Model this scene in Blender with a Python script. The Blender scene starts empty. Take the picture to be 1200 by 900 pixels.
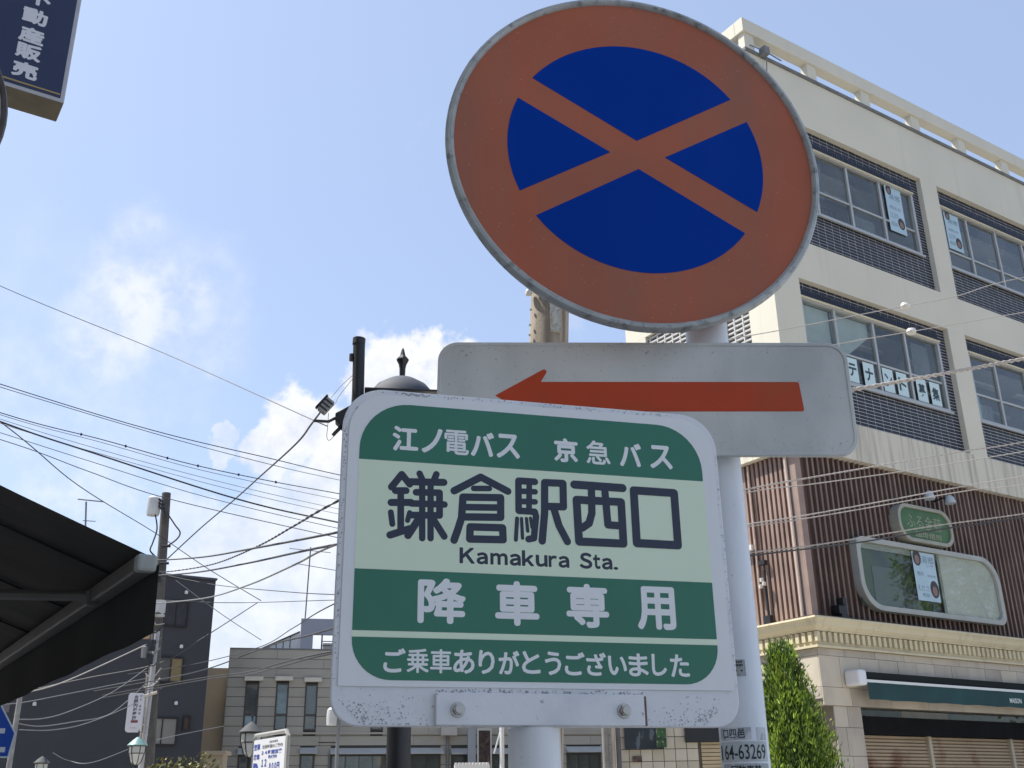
import bpy, bmesh, math, random
from mathutils import Vector, Matrix
R = math.radians
rnd = random.Random(7)
sc = bpy.context.scene
C = sc.collection

# ------------------------------------------------------------------ camera
FPX, CX, CY = 1237.0, 600.0, 450.0
EYE = Vector((0, 0, 1.6))
CR = Vector((0.99987, 0.005976, -0.01498))     # image right in the world
CD = Vector((-0.0161, 0.3705, -0.9287))        # image down
CF = Vector((0.0, 0.9288, 0.3706))             # forward
cam = bpy.data.cameras.new('camera')
cam.sensor_width = 36; cam.lens = 36 * FPX / 1200
cam.clip_start = 0.05; cam.clip_end = 3000
camo = bpy.data.objects.new('camera', cam); C.objects.link(camo)
f_ = CF.normalized(); r_ = (CR - f_ * CR.dot(f_)).normalized(); u_ = r_.cross(f_)
mw = Matrix((r_, u_, -f_)).transposed().to_4x4(); mw.translation = EYE
camo.matrix_world = mw
sc.camera = camo

def ray(px, py):
    return CR * (px - CX) + CD * (py - CY) + CF * FPX
def at(px, py, D):
    """the point seen at a picture position, D metres away along the ground"""
    v = ray(px, py)
    return EYE + v * (D / math.hypot(v.x, v.y))

# ------------------------------------------------------------------ sky and sun
SUN_AZ, SUN_EL = -78.0, 58.0
sun = bpy.data.lights.new('sun', 'SUN'); sun.energy = 5.0; sun.angle = R(0.53); sun.color = (1.0, 0.955, 0.88)
so = bpy.data.objects.new('sun', sun); C.objects.link(so)
sd = Vector((math.sin(R(SUN_AZ)) * math.cos(R(SUN_EL)), math.cos(R(SUN_AZ)) * math.cos(R(SUN_EL)), math.sin(R(SUN_EL))))
so.rotation_euler = sd.to_track_quat('Z', 'Y').to_euler()
sc.view_settings.view_transform = 'Standard'; sc.view_settings.look = 'None'
sc.view_settings.gamma = 1; sc.view_settings.exposure = 0.66

world = bpy.data.worlds.new('World'); sc.world = world; world.use_nodes = True
nt = world.node_tree; N = nt.nodes; L = nt.links; N.clear()
def nd(t, **k):
    n = N.new(t)
    for a, b in k.items(): setattr(n, a, b)
    return n
out = nd('ShaderNodeOutputWorld'); bg = nd('ShaderNodeBackground'); bg.inputs[1].default_value = 0.114
sky = nd('ShaderNodeTexSky', sky_type='NISHITA', sun_disc=False)
sky.sun_elevation = R(SUN_EL); sky.sun_rotation = R(SUN_AZ)
sky.air_density = 1.0; sky.dust_density = 1.6; sky.ozone_density = 1.6; sky.altitude = 0
tc = nd('ShaderNodeTexCoord')
def vmath(op, a, b=None, s=None):
    n = nd('ShaderNodeVectorMath', operation=op)
    L.new(a, n.inputs[0])
    if b is not None:
        if isinstance(b, (tuple, Vector)): n.inputs[1].default_value = b
        else: L.new(b, n.inputs[1])
    if s is not None: n.inputs['Scale'].default_value = s
    return n.outputs['Value'] if op in ('DISTANCE',) else n.outputs['Vector']
def fm(op, a, b=0.0, clamp=False):
    n = nd('ShaderNodeMath', operation=op, use_clamp=clamp)
    for i, x in enumerate((a, b)):
        if isinstance(x, (int, float)): n.inputs[i].default_value = x
        else: L.new(x, n.inputs[i])
    return n.outputs[0]
def noise(vec, scale, detail=6, rough=0.55):
    n = nd('ShaderNodeTexNoise'); n.inputs['Scale'].default_value = scale; n.inputs['Detail'].default_value = detail
    n.inputs['Roughness'].default_value = rough; L.new(vec, n.inputs['Vector']); return n
dirv = vmath('NORMALIZE', tc.outputs['Generated'])
w1 = noise(dirv, 11, 8, 0.60)
warp = vmath('SCALE', vmath('SUBTRACT', w1.outputs['Color'], (0.5, 0.5, 0.5)), s=0.13)
dw = vmath('ADD', dirv, warp)
BL = [  # bright heaped clouds: picture position, radius, strength
 (462, 432, 50, 1), (500, 420, 38, 1), (535, 430, 45, 1), (425, 440, 34, 1), (470, 480, 80, 1), (400, 520, 62, 1), (360, 505, 48, .95), (325, 525, 38, .8),
 (268, 508, 22, .55), (600, 520, 90, 1), (700, 560, 90, .9), (400, 600, 80, .8), (330, 600, 60, .55), (300, 690, 120, .75), (380, 700, 90, .8), (230, 620, 60, .5), (20, 690, 60, .7), (250, 760, 110, .7), (420, 780, 120, .8)]
WI = [(150, 355, 62, .55), (120, 395, 50, .5), (190, 350, 52, .5), (175, 270, 34, .35), (230, 400, 50, .3), (60, 330, 60, .12), (230, 315, 40, .2), (150, 470, 90, .15), (100, 600, 110, .35), (40, 500, 120, .25)]
def blobs(lst, v, lo, hi):
    acc = None
    for (px, py, rad, s) in lst:
        d = ray(px, py).normalized(); rr = rad / FPX
        dist = vmath('DISTANCE', v, (d.x, d.y, d.z))
        mr = nd('ShaderNodeMapRange', interpolation_type='SMOOTHSTEP')
        L.new(dist, mr.inputs['Value']); mr.inputs['From Min'].default_value = rr * hi; mr.inputs['From Max'].default_value = rr * lo
        mr.inputs['To Min'].default_value = 0; mr.inputs['To Max'].default_value = s
        acc = mr.outputs[0] if acc is None else fm('MAXIMUM', acc, mr.outputs[0])
    return acc
cum = blobs(BL, dw, 0.72, 1.08)
wis = blobs(WI, vmath('ADD', dirv, vmath('SCALE', vmath('SUBTRACT', w1.outputs['Color'], (0.5, 0.5, 0.5)), s=0.10)), 0.0, 1.6)
n2 = noise(dirv, 26, 7, 0.6)
n3 = noise(dirv, 5, 8, 0.65)
def ramp(x, a, b, lo=0.0, hi=1.0):
    mr = nd('ShaderNodeMapRange', interpolation_type='SMOOTHSTEP'); L.new(x, mr.inputs['Value'])
    mr.inputs['From Min'].default_value = a; mr.inputs['From Max'].default_value = b
    mr.inputs['To Min'].default_value = lo; mr.inputs['To Max'].default_value = hi; return mr.outputs[0]
wisd = fm('MULTIPLY', wis, ramp(n2.outputs['Fac'], 0.32, 0.66, 0.45, 1.35))
vast = fm('MULTIPLY', ramp(n3.outputs['Fac'], 0.64, 0.80), 0.35)          # thin clouds all round the sky
cum2 = fm('MULTIPLY', cum, ramp(n2.outputs['Fac'], 0.25, 0.5, 0.72, 1.0))
mask = fm('MAXIMUM', fm('MAXIMUM', cum2, wisd), vast, clamp=True)
shade = nd('ShaderNodeMix', data_type='RGBA'); L.new(ramp(n2.outputs['Fac'], 0.3, 0.68), shade.inputs['Factor'])
shade.inputs['A'].default_value = (4.6, 4.8, 5.3, 1); shade.inputs['B'].default_value = (5.9, 5.95, 6.1, 1)
mix = nd('ShaderNodeMix', data_type='RGBA'); L.new(mask, mix.inputs['Factor'])
hz = nd('ShaderNodeMix', data_type='RGBA')      # the pale veil of a humid summer sky
hz.inputs['Factor'].default_value = 0.36
L.new(sky.outputs[0], hz.inputs['A']); hz.inputs['B'].default_value = (4.2, 5.1, 7.1, 1)
L.new(hz.outputs['Result'], mix.inputs['A']); L.new(shade.outputs['Result'], mix.inputs['B'])
L.new(mix.outputs['Result'], bg.inputs[0]); L.new(bg.outputs[0], out.inputs[0])

# ------------------------------------------------------------------ materials
MC = {}
def M(name, col, rough=0.6, var=0.0, vs=3.0, metal=0.0, bump=0.0, bs=40.0, stain=None, sa=0.5, ss=(2, 2, 2), slo=0.5, shi=0.7, spec=0.5,
      trans=0.0, alpha=None, emit=None, dirt=None, da=0.5, ds=60.0, dlo=0.62, dhi=0.7, coat=0):
    if name in MC: return MC[name]
    m = bpy.data.materials.new(name); m.use_nodes = True; t = m.node_tree; b = t.nodes['Principled BSDF']
    b.inputs['Base Color'].default_value = (*col, 1); b.inputs['Roughness'].default_value = rough; b.inputs['Metallic'].default_value = metal
    b.inputs['Specular IOR Level'].default_value = spec; b.inputs['Transmission Weight'].default_value = trans; b.inputs['Coat Weight'].default_value = coat
    if alpha is not None: b.inputs['Alpha'].default_value = alpha
    tx = t.nodes.new('ShaderNodeTexCoord'); cur = None
    def nz(scale, det=4, mp=None):
        n = t.nodes.new('ShaderNodeTexNoise'); n.inputs['Scale'].default_value = scale; n.inputs['Detail'].default_value = det
        if mp:
            q = t.nodes.new('ShaderNodeMapping'); q.inputs['Scale'].default_value = mp
            t.links.new(tx.outputs['Object'], q.inputs[0]); t.links.new(q.outputs[0], n.inputs['Vector'])
        else: t.links.new(tx.outputs['Object'], n.inputs['Vector'])
        return n.outputs['Fac']
    def mixc(fac, a, bcol, amt, lo, hi):
        r = t.nodes.new('ShaderNodeMapRange'); r.inputs['From Min'].default_value = lo; r.inputs['From Max'].default_value = hi; r.inputs['To Max'].default_value = amt
        t.links.new(fac, r.inputs[0])
        x = t.nodes.new('ShaderNodeMix'); x.data_type = 'RGBA'; t.links.new(r.outputs[0], x.inputs['Factor'])
        if isinstance(a, tuple): x.inputs['A'].default_value = (*a, 1)
        else: t.links.new(a, x.inputs['A'])
        x.inputs['B'].default_value = (*bcol, 1); return x.outputs['Result']
    cur = col
    if var:
        cur = mixc(nz(vs, 5), tuple(min(1, c * (1 + var)) for c in col), tuple(c * (1 - var) for c in col), 1, 0.3, 0.7)
    if stain: cur = mixc(nz(1.0, 6, ss), cur, stain, sa, slo, shi)
    if dirt: cur = mixc(nz(ds, 3), cur, dirt, da, dlo, dhi)
    if not isinstance(cur, tuple): t.links.new(cur, b.inputs['Base Color'])
    if bump:
        bp = t.nodes.new('ShaderNodeBump'); bp.inputs['Strength'].default_value = bump; bp.inputs['Distance'].default_value = 0.01
        t.links.new(nz(bs, 4), bp.inputs['Height']); t.links.new(bp.outputs[0], b.inputs['Normal'])
    if emit: b.inputs['Emission Color'].default_value = (*emit, 1); b.inputs['Emission Strength'].default_value = 1
    MC[name] = m; return m

def glass(name, tint=(0.5, 0.55, 0.55), refl=0.12, rough=0.03, body=0.35):
    """window pane: mirrors the outside weakly, lets the darker room show through"""
    if name in MC: return MC[name]
    m = bpy.data.materials.new(name); m.use_nodes = True; t = m.node_tree; t.nodes.clear()
    o = t.nodes.new('ShaderNodeOutputMaterial'); g = t.nodes.new('ShaderNodeBsdfGlossy'); g.inputs['Roughness'].default_value = rough
    tr = t.nodes.new('ShaderNodeBsdfTransparent'); tr.inputs[0].default_value = (*tint, 1)
    lw = t.nodes.new('ShaderNodeLayerWeight'); lw.inputs[0].default_value = .5; fr = t.nodes.new('ShaderNodeMath'); fr.operation = 'POWER'; fr.inputs[1].default_value = 4; t.links.new(lw.outputs['Facing'], fr.inputs[0])
    mt = t.nodes.new('ShaderNodeMath'); mt.operation = 'ADD'; mt.inputs[1].default_value = refl; t.links.new(fr.outputs[0], mt.inputs[0])
    df = t.nodes.new('ShaderNodeBsdfDiffuse'); df.inputs[0].default_value = (0.30, 0.31, 0.30, 1)
    nz = t.nodes.new('ShaderNodeTexNoise'); nz.inputs['Scale'].default_value = 2.2; tx = t.nodes.new('ShaderNodeTexCoord'); t.links.new(tx.outputs['Object'], nz.inputs['Vector'])
    mr = t.nodes.new('ShaderNodeMapRange'); mr.inputs['From Min'].default_value = .3; mr.inputs['From Max'].default_value = .75; mr.inputs['To Max'].default_value = body; t.links.new(nz.outputs['Fac'], mr.inputs[0])
    x0 = t.nodes.new('ShaderNodeMixShader'); t.links.new(mr.outputs[0], x0.inputs[0]); t.links.new(tr.outputs[0], x0.inputs[1]); t.links.new(df.outputs[0], x0.inputs[2])
    x = t.nodes.new('ShaderNodeMixShader'); t.links.new(mt.outputs[0], x.inputs[0]); t.links.new(x0.outputs[0], x.inputs[1]); t.links.new(g.outputs[0], x.inputs[2])
    t.links.new(x.outputs[0], o.inputs[0]); MC[name] = m; return m

# ------------------------------------------------------------------ mesh helpers
def smooth_pts(P, n=6):
    P = [Vector(p) for p in P]; Q = []
    for i in range(len(P) - 1):
        p0 = P[max(i - 1, 0)]; p1 = P[i]; p2 = P[i + 1]; p3 = P[min(i + 2, len(P) - 1)]
        for k in range(n):
            t = k / n; Q.append(0.5 * ((2 * p1) + (p2 - p0) * t + (2 * p0 - 5 * p1 + 4 * p2 - p3) * t * t + (3 * p1 - p0 - 3 * p2 + p3) * t ** 3))
    return Q + [P[-1]]
class MB:
    def __init__(s): s.v = []; s.f = []
    def add(s, vs, fs):
        n = len(s.v); s.v += [tuple(v) for v in vs]; s.f += [tuple(i + n for i in f) for f in fs]; return s
    def box(s, x0, x1, y0, y1, z0, z1):
        return s.add([(x, y, z) for x in (x0, x1) for y in (y0, y1) for z in (z0, z1)],
                     [(0, 1, 3, 2), (4, 6, 7, 5), (0, 4, 5, 1), (2, 3, 7, 6), (0, 2, 6, 4), (1, 5, 7, 3)])
    def obox(s, c, ax, ay, az):
        c = Vector(c); ax, ay, az = Vector(ax), Vector(ay), Vector(az)
        return s.add([c + i * ax + j * ay + k * az for i in (-1, 1) for j in (-1, 1) for k in (-1, 1)],
                     [(0, 1, 3, 2), (4, 6, 7, 5), (0, 4, 5, 1), (2, 3, 7, 6), (0, 2, 6, 4), (1, 5, 7, 3)])
    def prism(s, pts, fn, t0, t1):
        n = len(pts); a = [fn(x, y, t0) for x, y in pts]; b = [fn(x, y, t1) for x, y in pts]
        return s.add(a + b, [tuple(range(n))[::-1], tuple(range(n, 2 * n))] + [(i, (i + 1) % n, n + (i + 1) % n, n + i) for i in range(n)])
    def ring(s, o, i, fn, t0, t1):
        n = len(o); V = [fn(x, y, t) for t in (t0, t1) for q in (o, i) for x, y in q]; F = []
        for k in range(n):
            j = (k + 1) % n
            F += [(k, j, n + j, n + k), (2 * n + k, 3 * n + k, 3 * n + j, 2 * n + j), (k, 2 * n + k, 2 * n + j, j), (n + k, n + j, 3 * n + j, 3 * n + k)]
        return s.add(V, F)
    def tube(s, pts, r, n=8, cap=True, tw=0.0):
        pts = [Vector(p) for p in pts]; rr = r if isinstance(r, (list, tuple)) else [r] * len(pts)
        V = []; F = []; up = None
        for i, p in enumerate(pts):
            d = (pts[min(i + 1, len(pts) - 1)] - pts[max(i - 1, 0)]).normalized()
            if up is None: up = d.orthogonal().normalized()
            up = (up - d * up.dot(d)).normalized(); w = d.cross(up)
            for k in range(n):
                a = 2 * math.pi * k / n + tw * i; V.append(p + (up * math.cos(a) + w * math.sin(a)) * rr[i])
        for i in range(len(pts) - 1):
            for k in range(n):
                j = (k + 1) % n; F.append((i * n + k, i * n + j, (i + 1) * n + j, (i + 1) * n + k))
        if cap: F += [tuple(range(n))[::-1], tuple(range((len(pts) - 1) * n, len(pts) * n))]
        return s.add(V, F)
    def lathe(s, prof, c=(0, 0, 0), n=24, rot=0.0):
        V = []; F = []
        for r, z in prof:
            for k in range(n):
                a = 2 * math.pi * k / n + rot; V.append((c[0] + r * math.cos(a), c[1] + r * math.sin(a), c[2] + z))
        for i in range(len(prof) - 1):
            for k in range(n):
                j = (k + 1) % n; F.append((i * n + k, i * n + j, (i + 1) * n + j, (i + 1) * n + k))
        F += [tuple(range(n))[::-1], tuple(range((len(prof) - 1) * n, len(prof) * n))]
        return s.add(V, F)
    def mesh(s, name, m, smooth=False):
        me = bpy.data.meshes.new(name); me.from_pydata(s.v, [], s.f); me.materials.append(m)
        bm = bmesh.new(); bm.from_mesh(me); bmesh.ops.recalc_face_normals(bm, faces=bm.faces); bm.to_mesh(me); bm.free()
        if smooth:
            me.polygons.foreach_set('use_smooth', [True] * len(me.polygons))
            try: me.set_sharp_from_angle(angle=R(35))
            except Exception: pass
        return me
    def build(s, name, m, parent=None, smooth=False, bevel=0, label=None, stuff=False):
        o = bpy.data.objects.new(name, s.mesh(name, m, smooth)); C.objects.link(o)
        if parent: o.parent = parent
        if bevel:
            b = o.modifiers.new('bevel', 'BEVEL'); b.width = bevel; b.segments = 2; b.limit_method = 'ANGLE'; b.angle_limit = R(40)
        if label: o['label'] = label
        if stuff: o['kind'] = 'stuff'
        return o
def tag(o, label=None, cat=None, group=None, kind=None):
    if label: o['label'] = label
    if cat: o['category'] = cat
    if group: o['group'] = group
    if kind: o['kind'] = kind
    return o
def empty(name, loc, label, cat, rotz=0, group=None):
    o = bpy.data.objects.new(name, None); o.empty_display_size = 0.2; C.objects.link(o); o.location = loc; o.rotation_euler = (0, 0, R(rotz))
    return tag(o, label, cat, group)
def piece(name, me, parent, loc=None):
    o = bpy.data.objects.new(name, me); C.objects.link(o); o.parent = parent
    if loc: o.location = loc
    return o
def rrect(x0, x1, y0, y1, r, n=8):
    if not isinstance(r, (list, tuple)): r = [r] * 4
    P = []
    for (cx, cy, a0, rr) in ((x1, y0, -90, r[0]), (x1, y1, 0, r[1]), (x0, y1, 90, r[2]), (x0, y0, 180, r[3])):
        ox = cx - rr if cx == x1 else cx + rr; oy = cy - rr if cy == y0 and False else (cy + rr if cy == y0 else cy - rr)
        for k in range(n + 1):
            a = R(a0 + 90 * k / n); P.append((ox + rr * math.cos(a), oy + rr * math.sin(a)))
    return P
XZ = lambda off=0: (lambda x, z, t: (x, t + off, z))

# ------------------------------------------------------------------ lettering
def glyph_mesh(body, weight=0.0, res=3):
    cu = bpy.data.curves.new('t', 'FONT'); cu.body = body; cu.size = 1; cu.offset = weight; cu.resolution_u = res
    o = bpy.data.objects.new('t', cu); C.objects.link(o)
    bpy.context.view_layer.update()
    dg = bpy.context.evaluated_depsgraph_get(); me = bpy.data.meshes.new_from_object(o.evaluated_get(dg))
    C.objects.unlink(o); bpy.data.objects.remove(o); bpy.data.curves.remove(cu)
    v = [(a.co.x, a.co.y) for a in me.vertices]; f = [tuple(p.vertices) for p in me.polygons]
    cnt = {}
    for p in me.polygons:
        for e in p.edge_keys: cnt[e] = cnt.get(e, 0) + 1
    bd = [e for e, c in cnt.items() if c == 1]
    bpy.data.meshes.remove(me); return v, f, bd
def fat_segments(mb, segs, r, fn, y, h=0.00008, ends=8):
    """rounded strokes: a very low roof over each segment and a low cone on each end"""
    seen = set()
    for a, b in segs:
        dx, dy = b[0] - a[0], b[1] - a[1]; l = math.hypot(dx, dy)
        if l > 1e-7:
            nx, ny = -dy / l * r, dx / l * r
            mb.add([fn(a[0] + nx, a[1] + ny, y), fn(b[0] + nx, b[1] + ny, y), fn(b[0], b[1], y - h), fn(a[0], a[1], y - h), fn(a[0] - nx, a[1] - ny, y), fn(b[0] - nx, b[1] - ny, y)],
                   [(0, 1, 2, 3), (3, 2, 5, 4)])
        for p in (a, b):
            k = (round(p[0], 7), round(p[1], 7))
            if k in seen: continue
            seen.add(k)
            mb.add([fn(p[0], p[1], y - h * 0.97)] + [fn(p[0] + r * math.cos(2 * math.pi * i / ends), p[1] + r * math.sin(2 * math.pi * i / ends), y) for i in range(ends)],
                   [(0, 1 + i, 1 + (i + 1) % ends) for i in range(ends)])
def text(mb, body, x0, x1, z0, z1, y, weight=0.0, rnd_r=0.0, fn=None, flip=1):
    """flat lettering fitted in a rectangle; rnd_r (metres) rounds and fattens the strokes"""
    fn = fn or (lambda x, z, t: (x, t, z))
    v, f, bd = glyph_mesh(body, weight)
    if not v: return
    xs = [a for a, _ in v]; ys = [b for _, b in v]
    X0, X1, Y0, Y1 = min(xs), max(xs), min(ys), max(ys)
    x0 += rnd_r; x1 -= rnd_r; z0 += rnd_r; z1 -= rnd_r
    sx = (x1 - x0) / max(1e-6, X1 - X0); sy = (z1 - z0) / max(1e-6, Y1 - Y0)
    q = [(x0 + (a - X0) * sx, z0 + (b - Y0) * sy) for a, b in v]
    mb.add([fn(a, b, y - 0.00003) for a, b in q], f)
    if rnd_r: fat_segments(mb, [(q[i], q[j]) for i, j in bd], rnd_r, fn, y)

# colours
m_signwhite = M('sign_white', (0.66, 0.67, 0.64), 0.42, 0.05, 9, dirt=(0.16, 0.17, 0.17), da=0.55, ds=170, dlo=0.66, dhi=0.74, stain=(0.43, 0.45, 0.44), sa=0.75, ss=(7, 7, 5), slo=.42, shi=.68, bump=0.05, bs=30)
m_panelwhite = M('panel_white', (0.80, 0.82, 0.84), 0.4, 0.03, 6, dirt=(0.22, 0.20, 0.20), da=0.65, ds=150, dlo=0.67, dhi=0.74, stain=(0.50, 0.55, 0.62), sa=0.5, ss=(10, 10, 10), bump=0.08, bs=60)
m_sheet = M('printed_sheet', (0.84, 0.86, 0.86), 0.38, 0.02, 5)
m_cream = M('sheet_cream', (0.80, 0.925, 0.70), 0.36, 0.03, 3)
m_green = M('sheet_green', (0.026, 0.185, 0.11), 0.34, 0.07, 5)
m_ltxt = M('lettering_white', (0.88, 0.90, 0.90), 0.4)
m_navy = M('lettering_navy', (0.022, 0.030, 0.060), 0.4)
m_red = M('sign_red_faded', (0.455, 0.132, 0.070), 0.5, 0.09, 5, spec=0.2, dirt=(0.60, 0.36, 0.28), da=0.5, ds=120, dlo=0.74, dhi=0.78, stain=(0.34, 0.145, 0.095), sa=0.75, ss=(9, 9, 2.2), slo=.42, shi=.68)
m_blue = M('sign_blue', (0.0, 0.042, 0.34), 0.5, 0.08, 4, spec=0.05, stain=(0.004, 0.045, 0.34), sa=.5, ss=(12, 12, 3))
m_arrow = M('arrow_red', (0.54, 0.072, 0.026), 0.5, 0.08, 8, spec=0.2, stain=(0.44, 0.10, 0.04), sa=0.7, ss=(8, 8, 8), dirt=(0.42, 0.2, 0.15), da=0.5, ds=160, dlo=0.74, dhi=0.78)
m_alu = M('worn_aluminium', (0.42, 0.45, 0.45), 0.5, 0.16, 30, metal=0.15, dirt=(0.12, 0.13, 0.12), da=0.7, ds=70, dlo=0.55, dhi=0.72, bump=0.12, bs=90)
m_pole = M('pole_white_paint', (0.80, 0.83, 0.85), 0.35, 0.04, 5, stain=(0.50, 0.56, 0.62), sa=0.5, ss=(12, 12, 3), dirt=(0.25, 0.25, 0.25), da=0.5, ds=140, dlo=0.72, dhi=0.76)
m_steel = M('bolt_steel', (0.42, 0.41, 0.39), 0.35, 0.1, 60, metal=0.9)
m_black = M('black_iron', (0.012, 0.013, 0.016), 0.42, 0.2, 10)
m_wire = M('cable_black', (0.025, 0.027, 0.032), 0.6)
m_wireg = M('cable_grey', (0.16, 0.17, 0.18), 0.6)
m_wirel = M('cable_pale', (0.36, 0.335, 0.31), 0.6, 0.2, 60)

# ------------------------------------------------------------------ ground
g = MB().box(-600, 600, -600, 900, -0.5, 0).build('road', M('asphalt', (0.075, 0.075, 0.075), 0.9, 0.15, 2, bump=0.3, bs=120)); tag(g, kind='structure')
g = MB().box(-30, 34, -34, 30, -0.3, 0.004).build('plaza', M('plaza_paving', (0.47, 0.43, 0.375), 0.85, 0.08, 1.5, bump=0.2, bs=60)); tag(g, kind='structure')
g = MB().box(-1.6, 3.2, -6, 4.2, 0.0, 0.13).build('pavement', M('paving', (0.30, 0.28, 0.26), 0.85, 0.12, 3, bump=0.2, bs=60)); tag(g, kind='structure')

# ------------------------------------------------------------------ bus stop sign
bus = empty('bus_stop_sign', (-0.0038, 1.17, 0), 'green and cream bus stop sign on a short pale pipe, before the arrow plate', 'bus stop sign', 15.58)
YZ = lambda x, z, t: (x, t, z)
o = MB().prism(rrect(-0.1935, 0.2655, 1.677, 2.0475, [.030, .046, .046, .030], 10), YZ, 0.002, 0.012).build('panel', m_panelwhite, bus, bevel=0.0015)
o = MB().prism(rrect(-0.187, 0.259, 1.7165, 2.0405, [.001, .046, .046, .001], 10), YZ, 0.0, 0.0018).build('printed_sheet', m_sheet, bus)
sheet = o
MB().prism(rrect(-.1745, .2425, 1.9615, 2.0300, [.0005, .056, .056, .0005], 10), YZ, -0.0003, 0).build('top_band', m_green, sheet)
MB().box(-.1745, .2430, -0.0003, 0, 1.8385, 1.9613).build('cream_field', m_cream, sheet)
MB().box(-.1745, .2430, -0.0003, 0, 1.7733, 1.8383).build('middle_band', m_green, sheet)
MB().box(-.1745, .2430, -0.0003, 0, 1.7667, 1.7731).build('cream_stripe', m_cream, sheet)
MB().prism([p for p in rrect(-.1745, .2430, 1.7228, 1.7665, [.042, .0005, .0005, .042], 10)], YZ, -0.0003, 0).build('bottom_band', m_green, sheet)
KANJI = [([(-137.3, 1930.9), (-126.0, 1946.4), (-116.9, 1935.4)], 4.0), ([(-132.8, 1927.0), (-120.8, 1927.8)], 4.0), ([(-137.2, 1913.2), (-114.9, 1914.5)], 4.1), ([(-126.8, 1926.6), (-125.7, 1880.6)], 3.8), ([(-137.2, 1902.1), (-135.2, 1888.9)], 3.3), ([(-116.2, 1902.8), (-118.4, 1893.8)], 2.9), ([(-137.4, 1876.5), (-115.9, 1884.6)], 4.1), ([(-105.9, 1948.6), (-102.5, 1941.3)], 3.7), ([(-86.6, 1949.0), (-89.5, 1941.3)], 3.8), ([(-116.2, 1938.3), (-78.0, 1940.0)], 4.2), ([(-109.5, 1926.5), (-82.8, 1927.6), (-82.5, 1901.4), (-114.6, 1900.1)], 3.9), ([(-114.9, 1913.4), (-77.0, 1914.3)], 3.8), ([(-102.8, 1938.8), (-101.7, 1874.6)], 3.6), ([(-93.2, 1939.4), (-92.3, 1875.0)], 3.6), ([(-105.0, 1897.7), (-117.6, 1877.0)], 4.2), ([(-88.1, 1894.6), (-77.0, 1877.9)], 3.9), ([(-66.1, 1930.8), (-35.0, 1949.0), (-3.2, 1934.1)], 4.3), ([(-43.4, 1935.0), (-25.0, 1936.1)], 3.3), ([(-55.8, 1924.2), (-11.7, 1926.0), (-12.0, 1903.0), (-54.1, 1901.3)], 4.3), ([(-55.8, 1924.2), (-57.3, 1900.3), (-61.4, 1887.0), (-65.8, 1874.2)], 4.3), ([(-54.1, 1912.6), (-11.8, 1914.3)], 3.9), ([(-47.5, 1890.2), (-9.9, 1891.0), (-9.4, 1877.4), (-48.0, 1876.4), (-47.5, 1890.2)], 4.3), ([(9.6, 1947.2), (9.3, 1911.9)], 3.9), ([(9.9, 1947.4), (29.3, 1947.5)], 4.1), ([(10.3, 1935.1), (29.4, 1935.5)], 3.4), ([(10.1, 1923.0), (29.1, 1923.5)], 3.4), ([(9.3, 1911.9), (28.5, 1911.7), (29.8, 1906.6), (26.8, 1881.0), (20.3, 1879.4)], 3.9), ([(22.7, 1947.1), (21.6, 1912.6)], 3.4), ([(7.3, 1902.7), (5.4, 1878.1)], 2.4), ([(12.5, 1902.9), (13.3, 1880.3)], 2.0), ([(18.4, 1903.2), (19.6, 1888.7)], 2.0), ([(23.1, 1904.0), (24.7, 1893.2)], 1.9), ([(41.2, 1947.3), (40.2, 1910.9), (36.4, 1878.2)], 4.4), ([(41.2, 1947.3), (63.6, 1947.7), (63.2, 1919.5), (41.8, 1918.9)], 4.4), ([(51.7, 1916.1), (57.1, 1897.0), (66.5, 1878.9)], 4.4), ([(77.6, 1947.1), (137.6, 1946.6)], 5.0), ([(79.5, 1928.9), (134.8, 1929.3), (134.9, 1879.7), (80.6, 1879.6), (79.5, 1928.9)], 4.8), ([(98.5, 1944.2), (97.7, 1914.0), (93.7, 1901.7), (85.1, 1895.7)], 4.5), ([(115.0, 1943.3), (115.6, 1932.0), (116.8, 1901.0), (133.8, 1900.6)], 4.5), ([(151.5, 1944.6), (203.2, 1944.4), (203.2, 1880.9), (151.5, 1881.1), (151.5, 1944.6)], 5.0)]
mb = MB(); yk = -0.0004
for si, (pts, r) in enumerate(KANJI):
    q = [(a / 1000, b / 1000) for a, b in pts]
    fat_segments(mb, list(zip(q[:-1], q[1:])), r / 1000, YZ, yk - si * 0.000006, ends=14)
mb.build('station_name_lettering', m_navy, sheet)
mb = MB()
for ch, a, b in (('江', -137.6, -108), ('ノ', -104, -80), ('電', -77.8, -49.0), ('バ', -46.6, -19), ('ス', -16, 12), ('京', 54, 83.5), ('急', 94.0, 124), ('バ', 136, 164), ('ス', 175, 204)):
    t = 0 if a > 50 else 0
    text(mb, ch, a / 1000, b / 1000, 1.9738, 2.0035, yk, -0.016, 0.0011 if ch in '電急' else 0.0016)
for ch, a, b in (('降', -105.5, -52.5), ('車', -19.5, 31), ('専', 62.5, 113), ('用', 147, 194)):
    text(mb, ch, a / 1000, b / 1000, 1.7822, 1.8312, yk, -0.020, 0.0027)
L5 = 'ご乗車ありがとうございました'
for k, ch in enumerate(L5):
    u = -141.5 + k * (348.5 / 14); w = 24.9
    pad = {'り': 3.5, 'い': 1.5, 'し': 3.5, 'と': 2.0, 'う': 3.2}.get(ch, 0.8)
    text(mb, ch, (u + pad) / 1000, (u + w - pad) / 1000, (1.7305 if ch not in 'いとし' else 1.7315), (1.7555 if ch != 'い' else 1.7525), yk, -0.014, 0.0008 if ch in '乗車' else 0.0011)
mb.build('white_lettering', m_ltxt, sheet)
mb = MB()
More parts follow.
